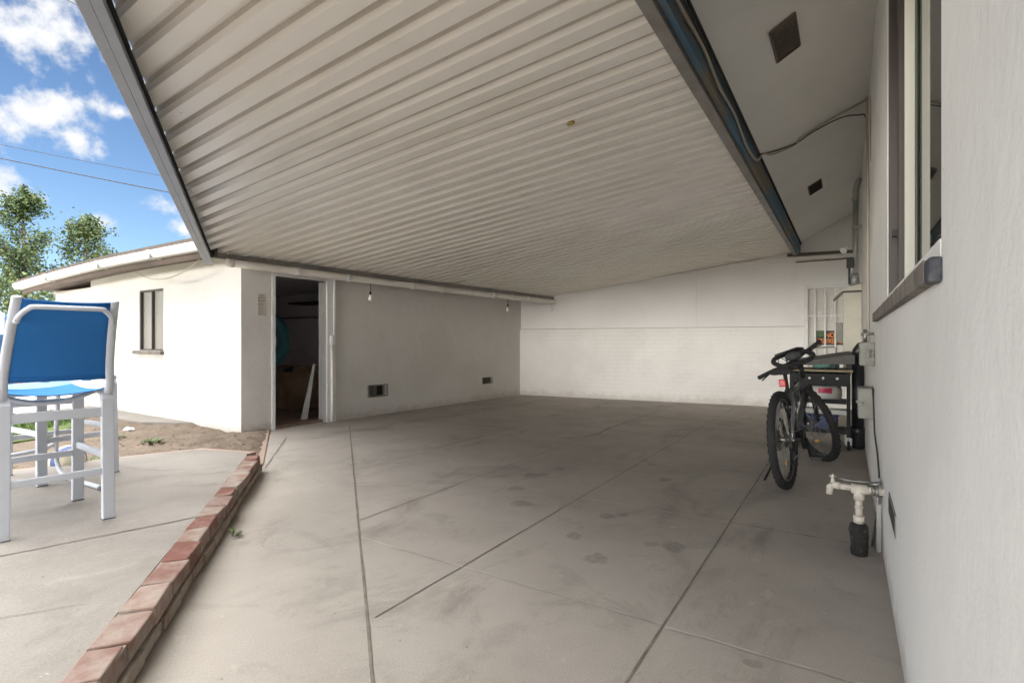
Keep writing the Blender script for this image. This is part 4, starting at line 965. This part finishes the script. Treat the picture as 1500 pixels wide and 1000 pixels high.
    for i in range(40):
        a = 2*math.pi*i/40; ca, sa = math.cos(a), math.sin(a)
        pts.append(c0+Vector(((.075*abs(ca)**.7*(1 if ca > 0 else -1)), .165*abs(sa)**.6*(1 if sa > 0 else -1), .05*ca)))
    lp.tube(pts, .020, 10, True); obj('padded_loop', lp.xf(SL), M_rubber, hnd, world=False)
    bgm = MB().ball(c0+Vector((-.02,.0,.02)), (.07,.072,.04), 18, 10); obj('bar_bag', bgm.xf(SL), mat('dark_grey_bag', (.045,.047,.05), .7), hnd, world=False)
    for s in (-1,1):
        pst = MB().tube([c0+Vector((.03,s*.045,-.0)), c0+Vector((.05,s*.04,-.09)), top+Vector((.0,s*.012,-.05))], .007, 6); obj('bracket', pst.xf(SL), M_black, hnd, world=False)
    obj('tri_bar', MB().tube([c0+Vector((.02,.13,.065)), c0+Vector((.03,-.08,.075)), c0+Vector((.10,-.16,.06))], [.013,.012,.011], 8).xf(SL), M_black, hnd, world=False)
    ST = SF
    # saddle
    sd = obj('seat_post', MB().cyl(stt-Vector((-.03,0,.1)), Vector((.262,0,.86)), .0145).cyl(stt-Vector((0,0,.012)), stt+Vector((-.003,0,.012)), .023), M_black, b, world=False)
    sa = MB()
    secs = [(.10,.075,.885,.022),(.13,.088,.895,.03),(.18,.080,.90,.03),(.24,.055,.897,.026),(.30,.032,.892,.022),(.36,.022,.888,.018),(.385,.012,.882,.01)]
    vs = []
    for x, wd, z, h in secs:
        for k in range(12):
            a = 2*math.pi*k/12; vs.append(Vector((x, wd*math.cos(a), z+h*math.sin(a)-(.012*abs(math.cos(a))))))
    sa._add(vs, [(i*12+k, i*12+(k+1)%12, (i+1)*12+(k+1)%12, (i+1)*12+k) for i in range(len(secs)-1) for k in range(12)]+[list(range(12)), list(range(len(vs)-12, len(vs)))], True)
    sad = obj('saddle', sa, M_rubber, b, world=False)
    rl = MB()
    for s in (-1,1): rl.tube([(.14,s*.03,.872),(.2,s*.022,.86),(.28,s*.022,.862),(.34,s*.012,.875)], .0035, 6)
    obj('saddle_rail', rl, M_steel, sad, world=False)
    rfl = MB().cbox((.225,.012,.792), (.03,.03,.03)); rfl2 = MB().cbox((.205,.012,.792), (.014,.05,.06)); 
    ro = obj('reflector', rfl2, M_red, b, world=False, bevel=.008); obj('mount', rfl, M_black, ro, world=False)
    # drivetrain
    cr = MB().cyl(bb+Vector((0,-.052,0)), bb+Vector((0,-.056,0)), .088, None, 32).cyl(bb+Vector((0,-.060,0)), bb+Vector((0,-.064,0)), .07, None, 32)
    cr.cyl(bb+Vector((0,-.08,0)), bb+Vector((0,.08,0)), .012)
    for s, a in ((-1, R(-70)), (1, R(110))): cr.bar(bb+Vector((0,s*.075,0)), bb+Vector((math.cos(a)*.17, s*.085, math.sin(a)*.17)), .022, .012)
    cro = obj('crank', cr, M_black, b, world=False)
    for s, a in ((-1, R(-70)), (1, R(110))): p = bb+Vector((math.cos(a)*.17, s*.13, math.sin(a)*.17)); obj('pedal', MB().cbox(p, (.09,.08,.022)), M_black, cro, world=False, bevel=.004)
    ch = MB()
    ch.tube([Vector((0,-.035,RW+.04)), Vector((.43,-.055,.32+.082))], .005, 5).tube([Vector((.02,-.035,RW-.17)), Vector((.43,-.055,.32-.082))], .005, 5)
    obj('chain', ch, M_steel, b, world=False)
    dr = MB().bar((0.01,-.075,RW-.02),(.015,-.07,RW-.09),.02,.03).bar((.015,-.045,RW-.09),(.02,-.04,RW-.19),.02,.012).cyl((.02,-.042,RW-.18),(.02,-.034,RW-.18),.022).cyl((.015,-.042,RW-.09),(.015,-.034,RW-.09),.022)
    obj('derailleur', dr, M_black, b, world=False)
    obj('kickstand', MB().tube([(.10,.075,RW-.03),(.14,.13,.15),(.16,.205,.018)], .009, 8), M_black, b, world=False)
    cbm = MB()
    for s, zz in ((1,.05), (-1,.07)):
        q = [ST @ (cb+Vector((.02,s*.15,.01))), ST @ (cb+Vector((.12,s*.06,zz))), ST @ (cb+Vector((.10,0,-.08))), hb0+Vector((-.08,s*.03,.02)), Vector((.6,s*.03,.48))]
        Q = []
        for i in range(len(q)-1):
            a_, b_, c_, d_ = q[max(i-1,0)], q[i], q[i+1], q[min(i+2,len(q)-1)]
            for k in range(6):
                t = k/6; Q.append(.5*((2*b_)+(c_-a_)*t+(2*a_-5*b_+4*c_-d_)*t*t+(3*b_-a_-3*c_+d_)*t**3))
        cbm.tube(Q, .0035, 6)
    obj('brake_cable', cbm, M_black, b, world=False)
    b.rotation_euler = (R(-5.2), 0, R(90-7)); b.rotation_mode = 'XYZ'
    return b
build_bike()

# ------------------------------------------------------------------ tool cart and what it carries
tc = thing('tool_cart', (-.22, 6.75, 0), 'black rolling tool cart with a drawer of white knobs behind the bicycle', 'tool cart')
CX0, CX1, CY0, CY1 = -.52, .035, 6.42, 6.95
M_cart = mat('black_cart_steel', (.014,.0145,.016), .55, spec=.25)
ps = MB()
for x in (CX0, CX1-.035):
    for y in (CY0, CY1-.035): o = MB().box(x, x+.035, y, y+.035, .13, .80); obj('post', o, M_cart, tc)
obj('drawer', MB().box(CX0+.036, CX1-.001, CY0-.012, CY1-.04, .655, .785), M_cart, tc, bevel=.004)
for i in range(3): x = CX0+.19+i*.125; obj('knob', MB().ball((x,CY0-.03,.735), .014).cyl((x,CY0-.03,.735),(x,CY0-.01,.735),.007), M_white, tc)
obj('table_top', MB().box(CX0-.02, CX1+.02, CY0-.02, CY1+.02, .802, .825), mat('worn_wood_top', (.30,.25,.17), .7, col2=(.22,.18,.12), vscale=8, stretch=(.3,1,1)), tc, bevel=.004)
for z in (.47, .36, .16):
    o = MB().box(CX0+.0355, CX1-.0355, CY0+.004, CY1-.004, z, z+.012).box(CX0+.0355, CX1-.0355, CY0+.002, CY0+.014, z+.0125, z+.045); obj('shelf', o, M_cart if z != .36 else M_steel, tc)
for x in (CX0+.018, CX1-.018):
    for y in (CY0+.018, CY1-.018):
        c_ = obj('caster', MB().cyl((x-.012,y,.045),(x+.012,y,.045),.045,None,18), M_rubber, tc)
        obj('fork', MB().bar((x-.018,y,.045),(x-.018,y,.125),.004,.03).bar((x+.018,y,.045),(x+.018,y,.125),.004,.03).box(x-.02,x+.02,y-.02,y+.02,.118,.128), M_steel, c_)
obj('side_handle', MB().tube([(-.36,CY1+.02,.88),(-.36,CY1+.02,1.02),(-.34,CY1+.02,1.04),(-.12,CY1+.02,1.06),(-.10,CY1+.02,1.04),(-.10,CY1+.02,.85)], .010, 8), M_steel, tc)
ld = MB().extr([Vector((-.53,6.44,.862)), Vector((.075,6.44,.885)), Vector((.075,6.44,.975)), Vector((.02,6.44,.985)), Vector((-.53,6.44,.885))], (0,.5,.03))
lid = tag(obj('slanted_lid', ld, mat('grey_panel', (.11,.105,.095), .6, col2=(.08,.078,.07), vscale=6), bevel=.006), 'dark grey slanted lid propped open above the tool cart', 'lid')
sup = MB().box(.0,.05,6.62,6.72,.826,.93); sup.box(-.50,-.44,6.62,6.72,.826,.865)
tag(obj('prop_block', sup, M_black, bevel=.004), 'black blocks propping the slanted panel on the cart top', 'blocks')
tl = thing('sander', (-.22,6.50,.826), 'small teal power sander lying on the cart top under the panel', 'power tool')
M_teal = mat('teal_plastic', (.10,.22,.19), .4)
obj('body', MB().ball((-.25,6.47,.862), (.06,.04,.034)).tube([(-.27,6.47,.868),(-.18,6.46,.868),(-.14,6.46,.862)], [.03,.026,.024], 12), M_teal, tl)
obj('head', MB().cyl((-.14,6.46,.858),(-.09,6.46,.858),.03).ball((-.09,6.46,.858),.03), mat('dark_teal', (.035,.06,.055), .5), tl)
obj('pad', MB().cyl((-.25,6.47,.827),(-.25,6.47,.836),.05), M_black, tl)
vc = thing('shop_vacuum', (-.2,6.62,.482), 'white and red shop vacuum canister on the middle shelf of the cart', 'vacuum')
obj('canister', MB().lathe([(0,.483),(.11,.483),(.15,.50),(.16,.535),(.16,.60),(.15,.635),(.12,.645),(0,.646)], 24, (-.2,6.64,0)), mat('off_white_plastic', (.60,.59,.56), .4), vc)
rp = MB()
rp.grid(lambda u, v: Vector((-.2+.1625*math.cos(R(250+46*u)), 6.64+.1625*math.sin(R(250+46*u)), .572+.055*v)), 12, 3)
obj('red_panel', rp, mat('crimson_plastic', (.50,.02,.07), .4), vc)
obj('hose_port', MB().cyl((-.28,6.47,.515),(-.28,6.50,.515),.02), M_red, vc)
bb_ = thing('blue_crate', (-.2,6.62,.172), 'dark blue plastic tub on the bottom shelf of the cart', 'tub')
obj('tub', MB().box(-.40,-.08,6.46,6.86,.173,.34), mat('dark_blue_plastic', (.03,.055,.13), .5), bb_, bevel=.02)
obj('rim', MB().box(-.415,-.065,6.45,6.87,.3405,.353), mat('navy_plastic', (.02,.035,.09), .5), bb_, bevel=.004)

# ------------------------------------------------------------------ patio furniture
def sm(pts, n=6):
    P = [Vector(p) for p in pts]; Q = []
    for i in range(len(P)-1):
        a, b, c, d = P[max(i-1,0)], P[i], P[i+1], P[min(i+2,len(P)-1)]
        for k in range(n): t = k/n; Q.append(.5*((2*b)+(c-a)*t+(2*a-5*b+4*c-d)*t*t+(3*b-a-3*c+d)*t**3))
    return Q+[P[-1]]
def make_stool(loc, yaw, label):
    r = thing('bar_stool', loc, label, 'bar stool', 'white framed bar stools on the patio', yaw)
    Wd, Df = .215, .28                                       # half width, half depth
    o = dict(world=False)
    for s in (-1, 1):
        for (x, x2) in ((-Df, -Df+.005), (Df, Df-.02)):
            q = [(x, s*Wd, 0), (x2, s*(Wd-.004), .60), (x2, s*(Wd-.004), .66), (x2+(.02 if x < 0 else -.02), s*(Wd-.004), .695), (x2+(.06 if x < 0 else -.06), s*(Wd-.004), .705)]
            l = MB()
            for a, b in zip(q[:-1], q[1:]): l.bar(a, b, .046, .028, (0,1,0)) if False else None
            P = [Vector(k) for k in q]; vs = []
            for i, pnt in enumerate(P):
                t = (P[min(i+1,len(P)-1)]-P[max(i-1,0)]).normalized(); ny = Vector((0,1,0)); nx = ny.cross(t).normalized()
                wd = .030; hy = .029
                for a, b in ((-1,-1),(1,-1),(1,1),(-1,1)): vs.append(pnt+nx*a*wd/2+ny*b*hy)
            n = len(P); l._add(vs, [(4*i+k, 4*i+(k+1)%4, 4*i+4+(k+1)%4, 4*i+4+k) for i in range(n-1) for k in range(4)]+[(0,1,2,3), tuple(4*(n-1)+k for k in range(4))])
            lg = obj('leg', l, M_stool, r, bevel=.005, **o)
            obj('foot_glide', MB().cbox((x, s*Wd, .003), (.034,.06,.006)), M_foot, lg, **o)
        obj('side_rail', MB().bar((-Df+.016, s*(Wd-.003), .345), (Df-.03, s*(Wd-.003), .345), .036, .02).bar((-Df+.016, s*(Wd-.003), .345), (Df-.03, s*(Wd-.003), .345), .036, .02), M_stool, r, bevel=.004, **o) if False else obj('side_rail', MB().cbox((0, s*(Wd-.003), .345), (2*Df-.03, .020, .036)), M_stool, r, bevel=.004, **o)
        obj('seat_rail', MB().tube([(-Df+.02, s*(Wd-.012), .715), (-.1, s*(Wd-.012), .705), (.15, s*(Wd-.012), .71), (Df, s*(Wd-.012), .725), (Df+.03, s*(Wd-.012), .71)], .017, 10), M_stool, r, **o)
        P = [Vector((-Df+.035, s*(Wd+.002), .685)), Vector((-Df+.005, s*(Wd+.002), .70)), Vector((-Df-.015, s*(Wd), .735))]
        for i in range(13):
            zz = i/12; P.append(Vector((-Df-.02-.165*zz**1.35, s*(Wd-.024*zz), .79+.402*zz)))
        vs = []; m = MB()
        for i, pnt in enumerate(P):
            t = (P[min(i+1,len(P)-1)]-P[max(i-1,0)]).normalized(); ny = Vector((0,1,0)); nx = ny.cross(t).normalized()
            for k in range(10):
                a = 2*math.pi*k/10; vs.append(pnt+nx*math.cos(a)*.013+ny*math.sin(a)*.021)
        m._add(vs, [(10*i+k, 10*i+(k+1)%10, 10*i+10+(k+1)%10, 10*i+10+k) for i in range(len(P)-1) for k in range(10)]+[list(range(10)), list(range(len(vs)-10, len(vs)))], True)
        obj('back_post', m, M_stool, r, **o)
    obj('rear_rail', MB().cbox((-Df+.004, 0, .595), (.020, 2*Wd-.05, .050)), M_stool, r, bevel=.004, **o)
    obj('rear_rail', MB().cbox((-Df+.001, 0, .270), (.020, 2*Wd-.05, .036)), M_stool, r, bevel=.004, **o)
    obj('front_rail', MB().cbox((Df-.018, 0, .30), (.020, 2*Wd-.05, .036)), M_stool, r, bevel=.004, **o)
    obj('front_rail', MB().cbox((Df-.018, 0, .62), (.020, 2*Wd-.05, .036)), M_stool, r, bevel=.004, **o)
    ar = MB().tube([(-Df+.06+.1, (i/10-1)*(Wd-.02), .70-.05*(1-abs(i/10-1)**2)) for i in range(21)], .012, 8); obj('seat_brace', ar, M_stool, r, **o)
    # slings
    def back(u, v):
        z = .775+.41*v; zz = (z-.79)/.395; y = (u*2-1)*(Wd-.014-.024*max(0,zz))
        x = -Df-.02-.165*max(0,zz)**1.35 - .012*(1-(2*u-1)**2); z2 = z-.010*(1-(2*u-1)**2)*(1 if v > .9 else 0)
        return Vector((x, y, z2))
    obj('back_sling', MB().grid(back, 16, 12), M_blue_sling, r, solid=.004, **o)
    def hem(v0, v1):
        def fn(u, v): q = back(.02+.96*u, v0+(v1-v0)*v); return q+Vector((-.0035, 0, 0))
        return fn
    M_hem = bpy.data.materials.get('sling_hem') or mat('sling_hem', (.006, .115, .37), .8, bump=.3, bscale=300, bdist=.001)
    hm = bpy.data.objects.get('back_sling') if False else r.children[-1]
    obj('top_hem', MB().grid(hem(.945, .985), 16, 1), M_hem, hm, solid=.002, **o)
    obj('bottom_hem', MB().grid(hem(.015, .055), 16, 1), M_hem, hm, solid=.002, **o)
    def seat(u, v):
        x = -Df+.0+.57*v; y = (u*2-1)*(Wd-.014)
        return Vector((x, y, .722-.022*(1-(2*u-1)**2)-.012*math.sin(math.pi*v)))
    obj('seat_sling', MB().grid(seat, 12, 12), M_lit_sling, r, solid=.004, **o)
    def bx(z): zz = max(0, (z-.79)/.395); return -Df-.02-.165*zz**1.35-.035
    pts = [(bx(1.075)+.012, -(Wd-.025), 1.07), (bx(1.10), -(Wd-.035), 1.105), (bx(1.125), -(Wd-.065), 1.138), (bx(1.135)-.006, -(Wd-.09), 1.146), (bx(1.135)-.012, 0, 1.146), (bx(1.135)-.006, Wd-.09, 1.146), (bx(1.125), Wd-.065, 1.138), (bx(1.10), Wd-.035, 1.105), (bx(1.075)+.012, Wd-.025, 1.07)]
    obj('back_brace', MB().tube(sm(pts), .0125, 10), M_stool, r, **o)
    for s_ in (-1, 1): obj('bolt', MB().cyl((bx(1.08)-.006, s_*(Wd-.024), 1.083), (bx(1.08)+.02, s_*(Wd-.024), 1.083), .0065, None, 10), M_steel, r, **o)
    return r
st1 = make_stool((-3.75, 1.065, PZ), R(175.6), 'nearest white bar stool seen from behind with a blue sling back')
st2 = copy_tree(st1); st2.location = (-4.90, 1.49, PZ); st2.rotation_euler = (0, 0, R(4))
st2['label'] = 'farther white bar stool facing the nearest one, its blue back hidden'
# tubular lounge chair
lc = thing('patio_chair', (-4.45, .95, PZ), 'white tubular sled base chair with pale blue sling at the left edge of the photo', 'chair')
for dy in (0, -.90):
    sl = MB().tube(sm([(-4.16,1.47+dy,PZ+.016), (-4.45,1.46+dy,PZ+.016), (-4.68,1.45+dy,PZ+.02), (-4.80,1.44+dy,PZ+.09), (-4.80,1.43+dy,PZ+.25), (-4.77,1.43+dy,PZ+.55), (-4.74,1.43+dy,PZ+.68), (-4.64,1.43+dy,PZ+.715), (-4.3,1.43+dy,PZ+.70)]+([(-4.19,1.43+dy,PZ+.73), (-4.12,1.43+dy,PZ+.85), (-4.08,1.43+dy,PZ+1.02)] if dy else [(-4.22,1.43,PZ+.68)])), .015, 8)
    so = obj('sled_frame', sl, M_stool, lc); obj('foot_glide', MB().cbox((-4.14,1.47+dy,PZ+.012), (.04,.034,.02)), M_foot, so)
obj('cross_tube', MB().tube(sm([(-4.80,1.43,PZ+.26), (-4.81,1.34,PZ+.215), (-4.81,1.0,PZ+.20), (-4.81,.64,PZ+.215), (-4.80,.54,PZ+.26)]), .014, 8), M_stool, lc)
M_pale = mat('pale_blue_sling', (.17,.29,.46), .85)
obj('seat_sling', MB().grid(lambda u, v: Vector((-4.66+.42*v, .55+.87*u, PZ+.712-.012*v-.02*(1-(2*u-1)**2))), 8, 6), M_pale, lc, solid=.004)
obj('back_sling', MB().grid(lambda u, v: Vector((-4.15+.065*v, .55+.50*u, PZ+.80+.22*v)), 8, 6), M_pale, lc, solid=.004)
# ball
M_ball, t = new_mat('blue_and_cream_ball', .45)
vv = t.sep(); ang = t.n.new('ShaderNodeTexWave'); ang.inputs['Scale'].default_value = 3.2; ang.inputs['Distortion'].default_value = 1.5; t.l.new(t.V, ang.inputs['Vector'])
t.l.new(t.mix(t.rng(ang.outputs['Fac'], .52, .56), (.60,.54,.40), (.035,.075,.24)), t.p.inputs['Base Color'])
bl = obj('ball', MB().ball((-5.32, 1.66, .03+.125), .125, 24, 16), M_ball); tag(bl, 'blue and cream ball lying on the dirt behind the stools', 'ball')

# ------------------------------------------------------------------ lawn, weeds, litter
tag(obj('lawn', MB().prism([(-10.25,-3), (-7.3,-3), (-7.35,1.0), (-7.6,2.2), (-8.3,2.65), (-9.6,3.0), (-10.25,3.0)], -.1, .045), M_grassbase, world=False), kind='structure')
gr = MB(); rnd = random.Random(11)
def blade(mb, x, y, z, h, w=.006):
    a = rnd.uniform(0, 6.28); d = Vector((math.cos(a), math.sin(a), 0)); l = Vector((rnd.uniform(-1,1), rnd.uniform(-1,1), 0))*h*.5
    p = Vector((x, y, z)); mb._add([p-d*w, p+d*w, p+l+Vector((0,0,h))], [(0,1,2)])
for i in range(16000):
    x, y = rnd.uniform(-10.2, -7.2), rnd.uniform(-2.2, 3.0)
    if x > -7.5-max(0, y-1.5)*.9: continue
    blade(gr, x, y, .04, rnd.uniform(.03, .08))
tag(obj('grass', gr, M_grass, world=False, recalc=False), kind='stuff')
wl_ = ['small tuft of green weeds in the dirt close to the patio corner', 'low patch of green weeds along the patio border', 'small weed in the dirt nearer the lawn', 'scrappy weed beside the far patio border', 'tiny weed sprouting at the foot of the brick kerb']
for (x, y, z, rad, n), lb in zip([(-6.28,2.68,.03,.09,70), (-5.62,1.95,.03,.22,150), (-6.9,2.55,.03,.10,50), (-5.6,1.35,.03,.15,90), (-2.96,1.68,.0,.02,9)], wl_):
    m_ = MB()
    for i in range(n):
        a, q = rnd.uniform(0, 6.28), rad*math.sqrt(rnd.random()); px, py = x+q*math.cos(a), y+q*math.sin(a); hh = rnd.uniform(.01, .04)
        d = Vector((math.cos(a), math.sin(a), 0)); p = Vector((px, py, z+rnd.uniform(0, .02))); s_ = Vector((-d.y, d.x, 0))*.011
        m_._add([p, p+d*.02+s_+Vector((0,0,hh*.6)), p+d*.045+Vector((0,0,hh)), p+d*.02-s_+Vector((0,0,hh*.6))], [(0,1,2,3)])
    tag(obj('weed', m_, M_leaf2, recalc=False), lb, 'weed', 'weeds around the patio')
gv = MB(); rnd = random.Random(31)
for i in range(700):
    x, y = rnd.uniform(-8.6, -4.9), rnd.uniform(.9, 3.55)
    z = dirt_h(x, y)
    if z < .0 or (x > -5.0-(2.5-y)*.3 and y < 2.6): continue
    r_ = rnd.choice((.004, .005, .006, .008, .011)); gv.ball((x, y, z+r_*.3), (r_*rnd.uniform(.8,1.4), r_, r_*.6), 6, 4)
tag(obj('gravel', gv, mat('dirt_clods', (.23,.185,.145), .95, col2=(.16,.125,.095), vscale=30), world=False), kind='stuff')
lt = MB().ball((-7.30,2.87,.06), (.05,.06,.03), 8, 6)
for v in lt.v: v += Vector((mnoise.noise(v*30), mnoise.noise(v*30+Vector((4,0,0))), mnoise.noise(v*30+Vector((0,4,0)))))*.03
tag(obj('paper_scrap', lt, M_white), 'crumpled white scrap of paper lying on the dirt', 'litter')

# ------------------------------------------------------------------ trees, fence, lines beyond
def make_tree(name, x, y, h, rad, z0, n, label, seed, top_pow=1.0):
    rnd = random.Random(seed); t = thing(name, (x, y, 0), label, 'tree', 'trees beyond the outbuilding')
    tr = MB().tube([(x, y, 0), (x+.05, y, h*.3), (x-.04, y+.05, h*.6), (x, y, h*.95)], [.15, .12, .07, .015], 9)
    tips = []
    for i in range(48):
        f = rnd.uniform(.12, .97); a = rnd.uniform(0, 6.28); L = rad*(1-f)**.8*rnd.uniform(.7, 1.25)+.2
        b0_ = Vector((x, y, h*f)); b1_ = b0_+Vector((math.cos(a)*L, math.sin(a)*L, L*rnd.uniform(.35, .9)))
        tr.tube([b0_, b0_.lerp(b1_, .5)+Vector((0,0,-.06*L)), b1_], [.035*(1-f)+.012, .02*(1-f)+.008, .005], 6); tips.append((b0_, b1_))
    obj('trunk', tr, M_bark, t)
    for k, (mt, part) in enumerate(((M_leaf, .62), (M_leaf2, .38))):
        m_ = MB()
        cl = []
        for b0_, b1_ in tips:
            for j in range(9):
                q = b0_.lerp(b1_, rnd.uniform(.35, 1.08)); cl.append((q+Vector((rnd.gauss(0,.12), rnd.gauss(0,.12), rnd.gauss(0,.12))), rnd.uniform(.10, .26)))
        cl += [(Vector((x+rnd.gauss(0,.05), y+rnd.gauss(0,.05), h*(.86+.17*rnd.random()))), .12) for _ in range(26)]
        cl += [(Vector((x+rnd.gauss(0,.2), y+rnd.gauss(0,.2), h*rnd.uniform(.15,.95))), .3) for _ in range(60)]
        for i in range(int(n*part)):
            c, r_ = rnd.choice(cl); p = c+Vector((rnd.gauss(0,1), rnd.gauss(0,1), rnd.gauss(0,1)))*r_*.6
            d = Vector((rnd.gauss(0,1), rnd.gauss(0,1), rnd.gauss(0,.7))).normalized(); s_ = d.cross(Vector((rnd.gauss(0,1), rnd.gauss(0,1), rnd.gauss(0,1)))).normalized(); L = rnd.uniform(.07, .155)
            m_._add([p, p+d*L*.5+s_*L*.28, p+d*L, p+d*L*.5-s_*L*.28], [(0,1,2,3)])
        obj('crown', m_, mt, t, recalc=False)
    return t
make_tree('tree', -26.5, 6.9, 6.75, 1.5, .5, 12000, 'taller green tree at the far left behind the outbuilding', 2)
make_tree('tree', -24.4, 8.2, 5.75, 1.4, .5, 8000, 'shorter green tree right of the taller one, behind the outbuilding roof', 4)
make_tree('tree', -27.5, 4.4, 4.6, 2.4, .3, 10000, 'bushy tree at the left edge of the photo beyond the patio', 6)
hg = MB(); rnd = random.Random(8)
for i in range(7000):
    p = Vector((-21+rnd.gauss(0,.35), rnd.uniform(1.5, 12), rnd.uniform(.3, 3.0)+.3*rnd.random())); d = Vector((rnd.gauss(0,1), rnd.gauss(0,1), rnd.gauss(0,.7))).normalized(); s_ = d.orthogonal().normalized(); L = rnd.uniform(.1, .18)
    hg._add([p, p+d*L*.5+s_*L*.28, p+d*L, p+d*L*.5-s_*L*.28], [(0,1,2,3)])
tag(obj('hedge', hg, M_leaf2, recalc=False), 'loose light green hedge beyond the paved yard on the left', 'hedge')
fc = thing('wood_fence', (-17.5, 3.0, 0), 'brown board fence with a pinkish cap at the far left', 'fence')
fm = MB()
for i in range(60): y = -3+i*.2; fm.box(-17.52, -17.50, y, y+.188, .05, 1.55)
obj('boards', fm, M_fence, fc)
obj('cap_rail', MB().box(-17.58, -17.44, -3, 9, 1.551, 1.63), mat('pinkish_cap', (.55,.36,.28), .8), fc)
def pline(pts, r, label):
    a, b, sag = Vector(pts[0]), Vector(pts[1]), pts[2]
    P = [a.lerp(b, i/24)-Vector((0,0,sag*4*(i/24)*(1-i/24))) for i in range(25)]
    tag(obj('power_line', MB().tube(P, r, 6), M_black), label, 'power line', 'overhead power lines')
def ext(p, q, k0, k1): p, q = Vector(p), Vector(q); return (p+(p-q)*k0, q+(q-p)*k1)
a, b = ext((-29.89,7.056,9.606), (-24.466,10.507,8.32), 2, 1.2); pline((a, b, .25), .012, 'thinner upper power line crossing the sky left of the carport roof')
a, b = ext((-29.89,7.056,9.034), (-23.864,10.891,7.549), 2, 1.2); pline((a, b, .25), .022, 'thicker lower power line crossing the sky left of the carport roof')
a, b = ext((-27.6,8.513,15.49), (-26.877,8.973,15.06), 6, 8); pline((a, b, .05), .02, 'short bit of overhead line at the top edge beside the steel beam')
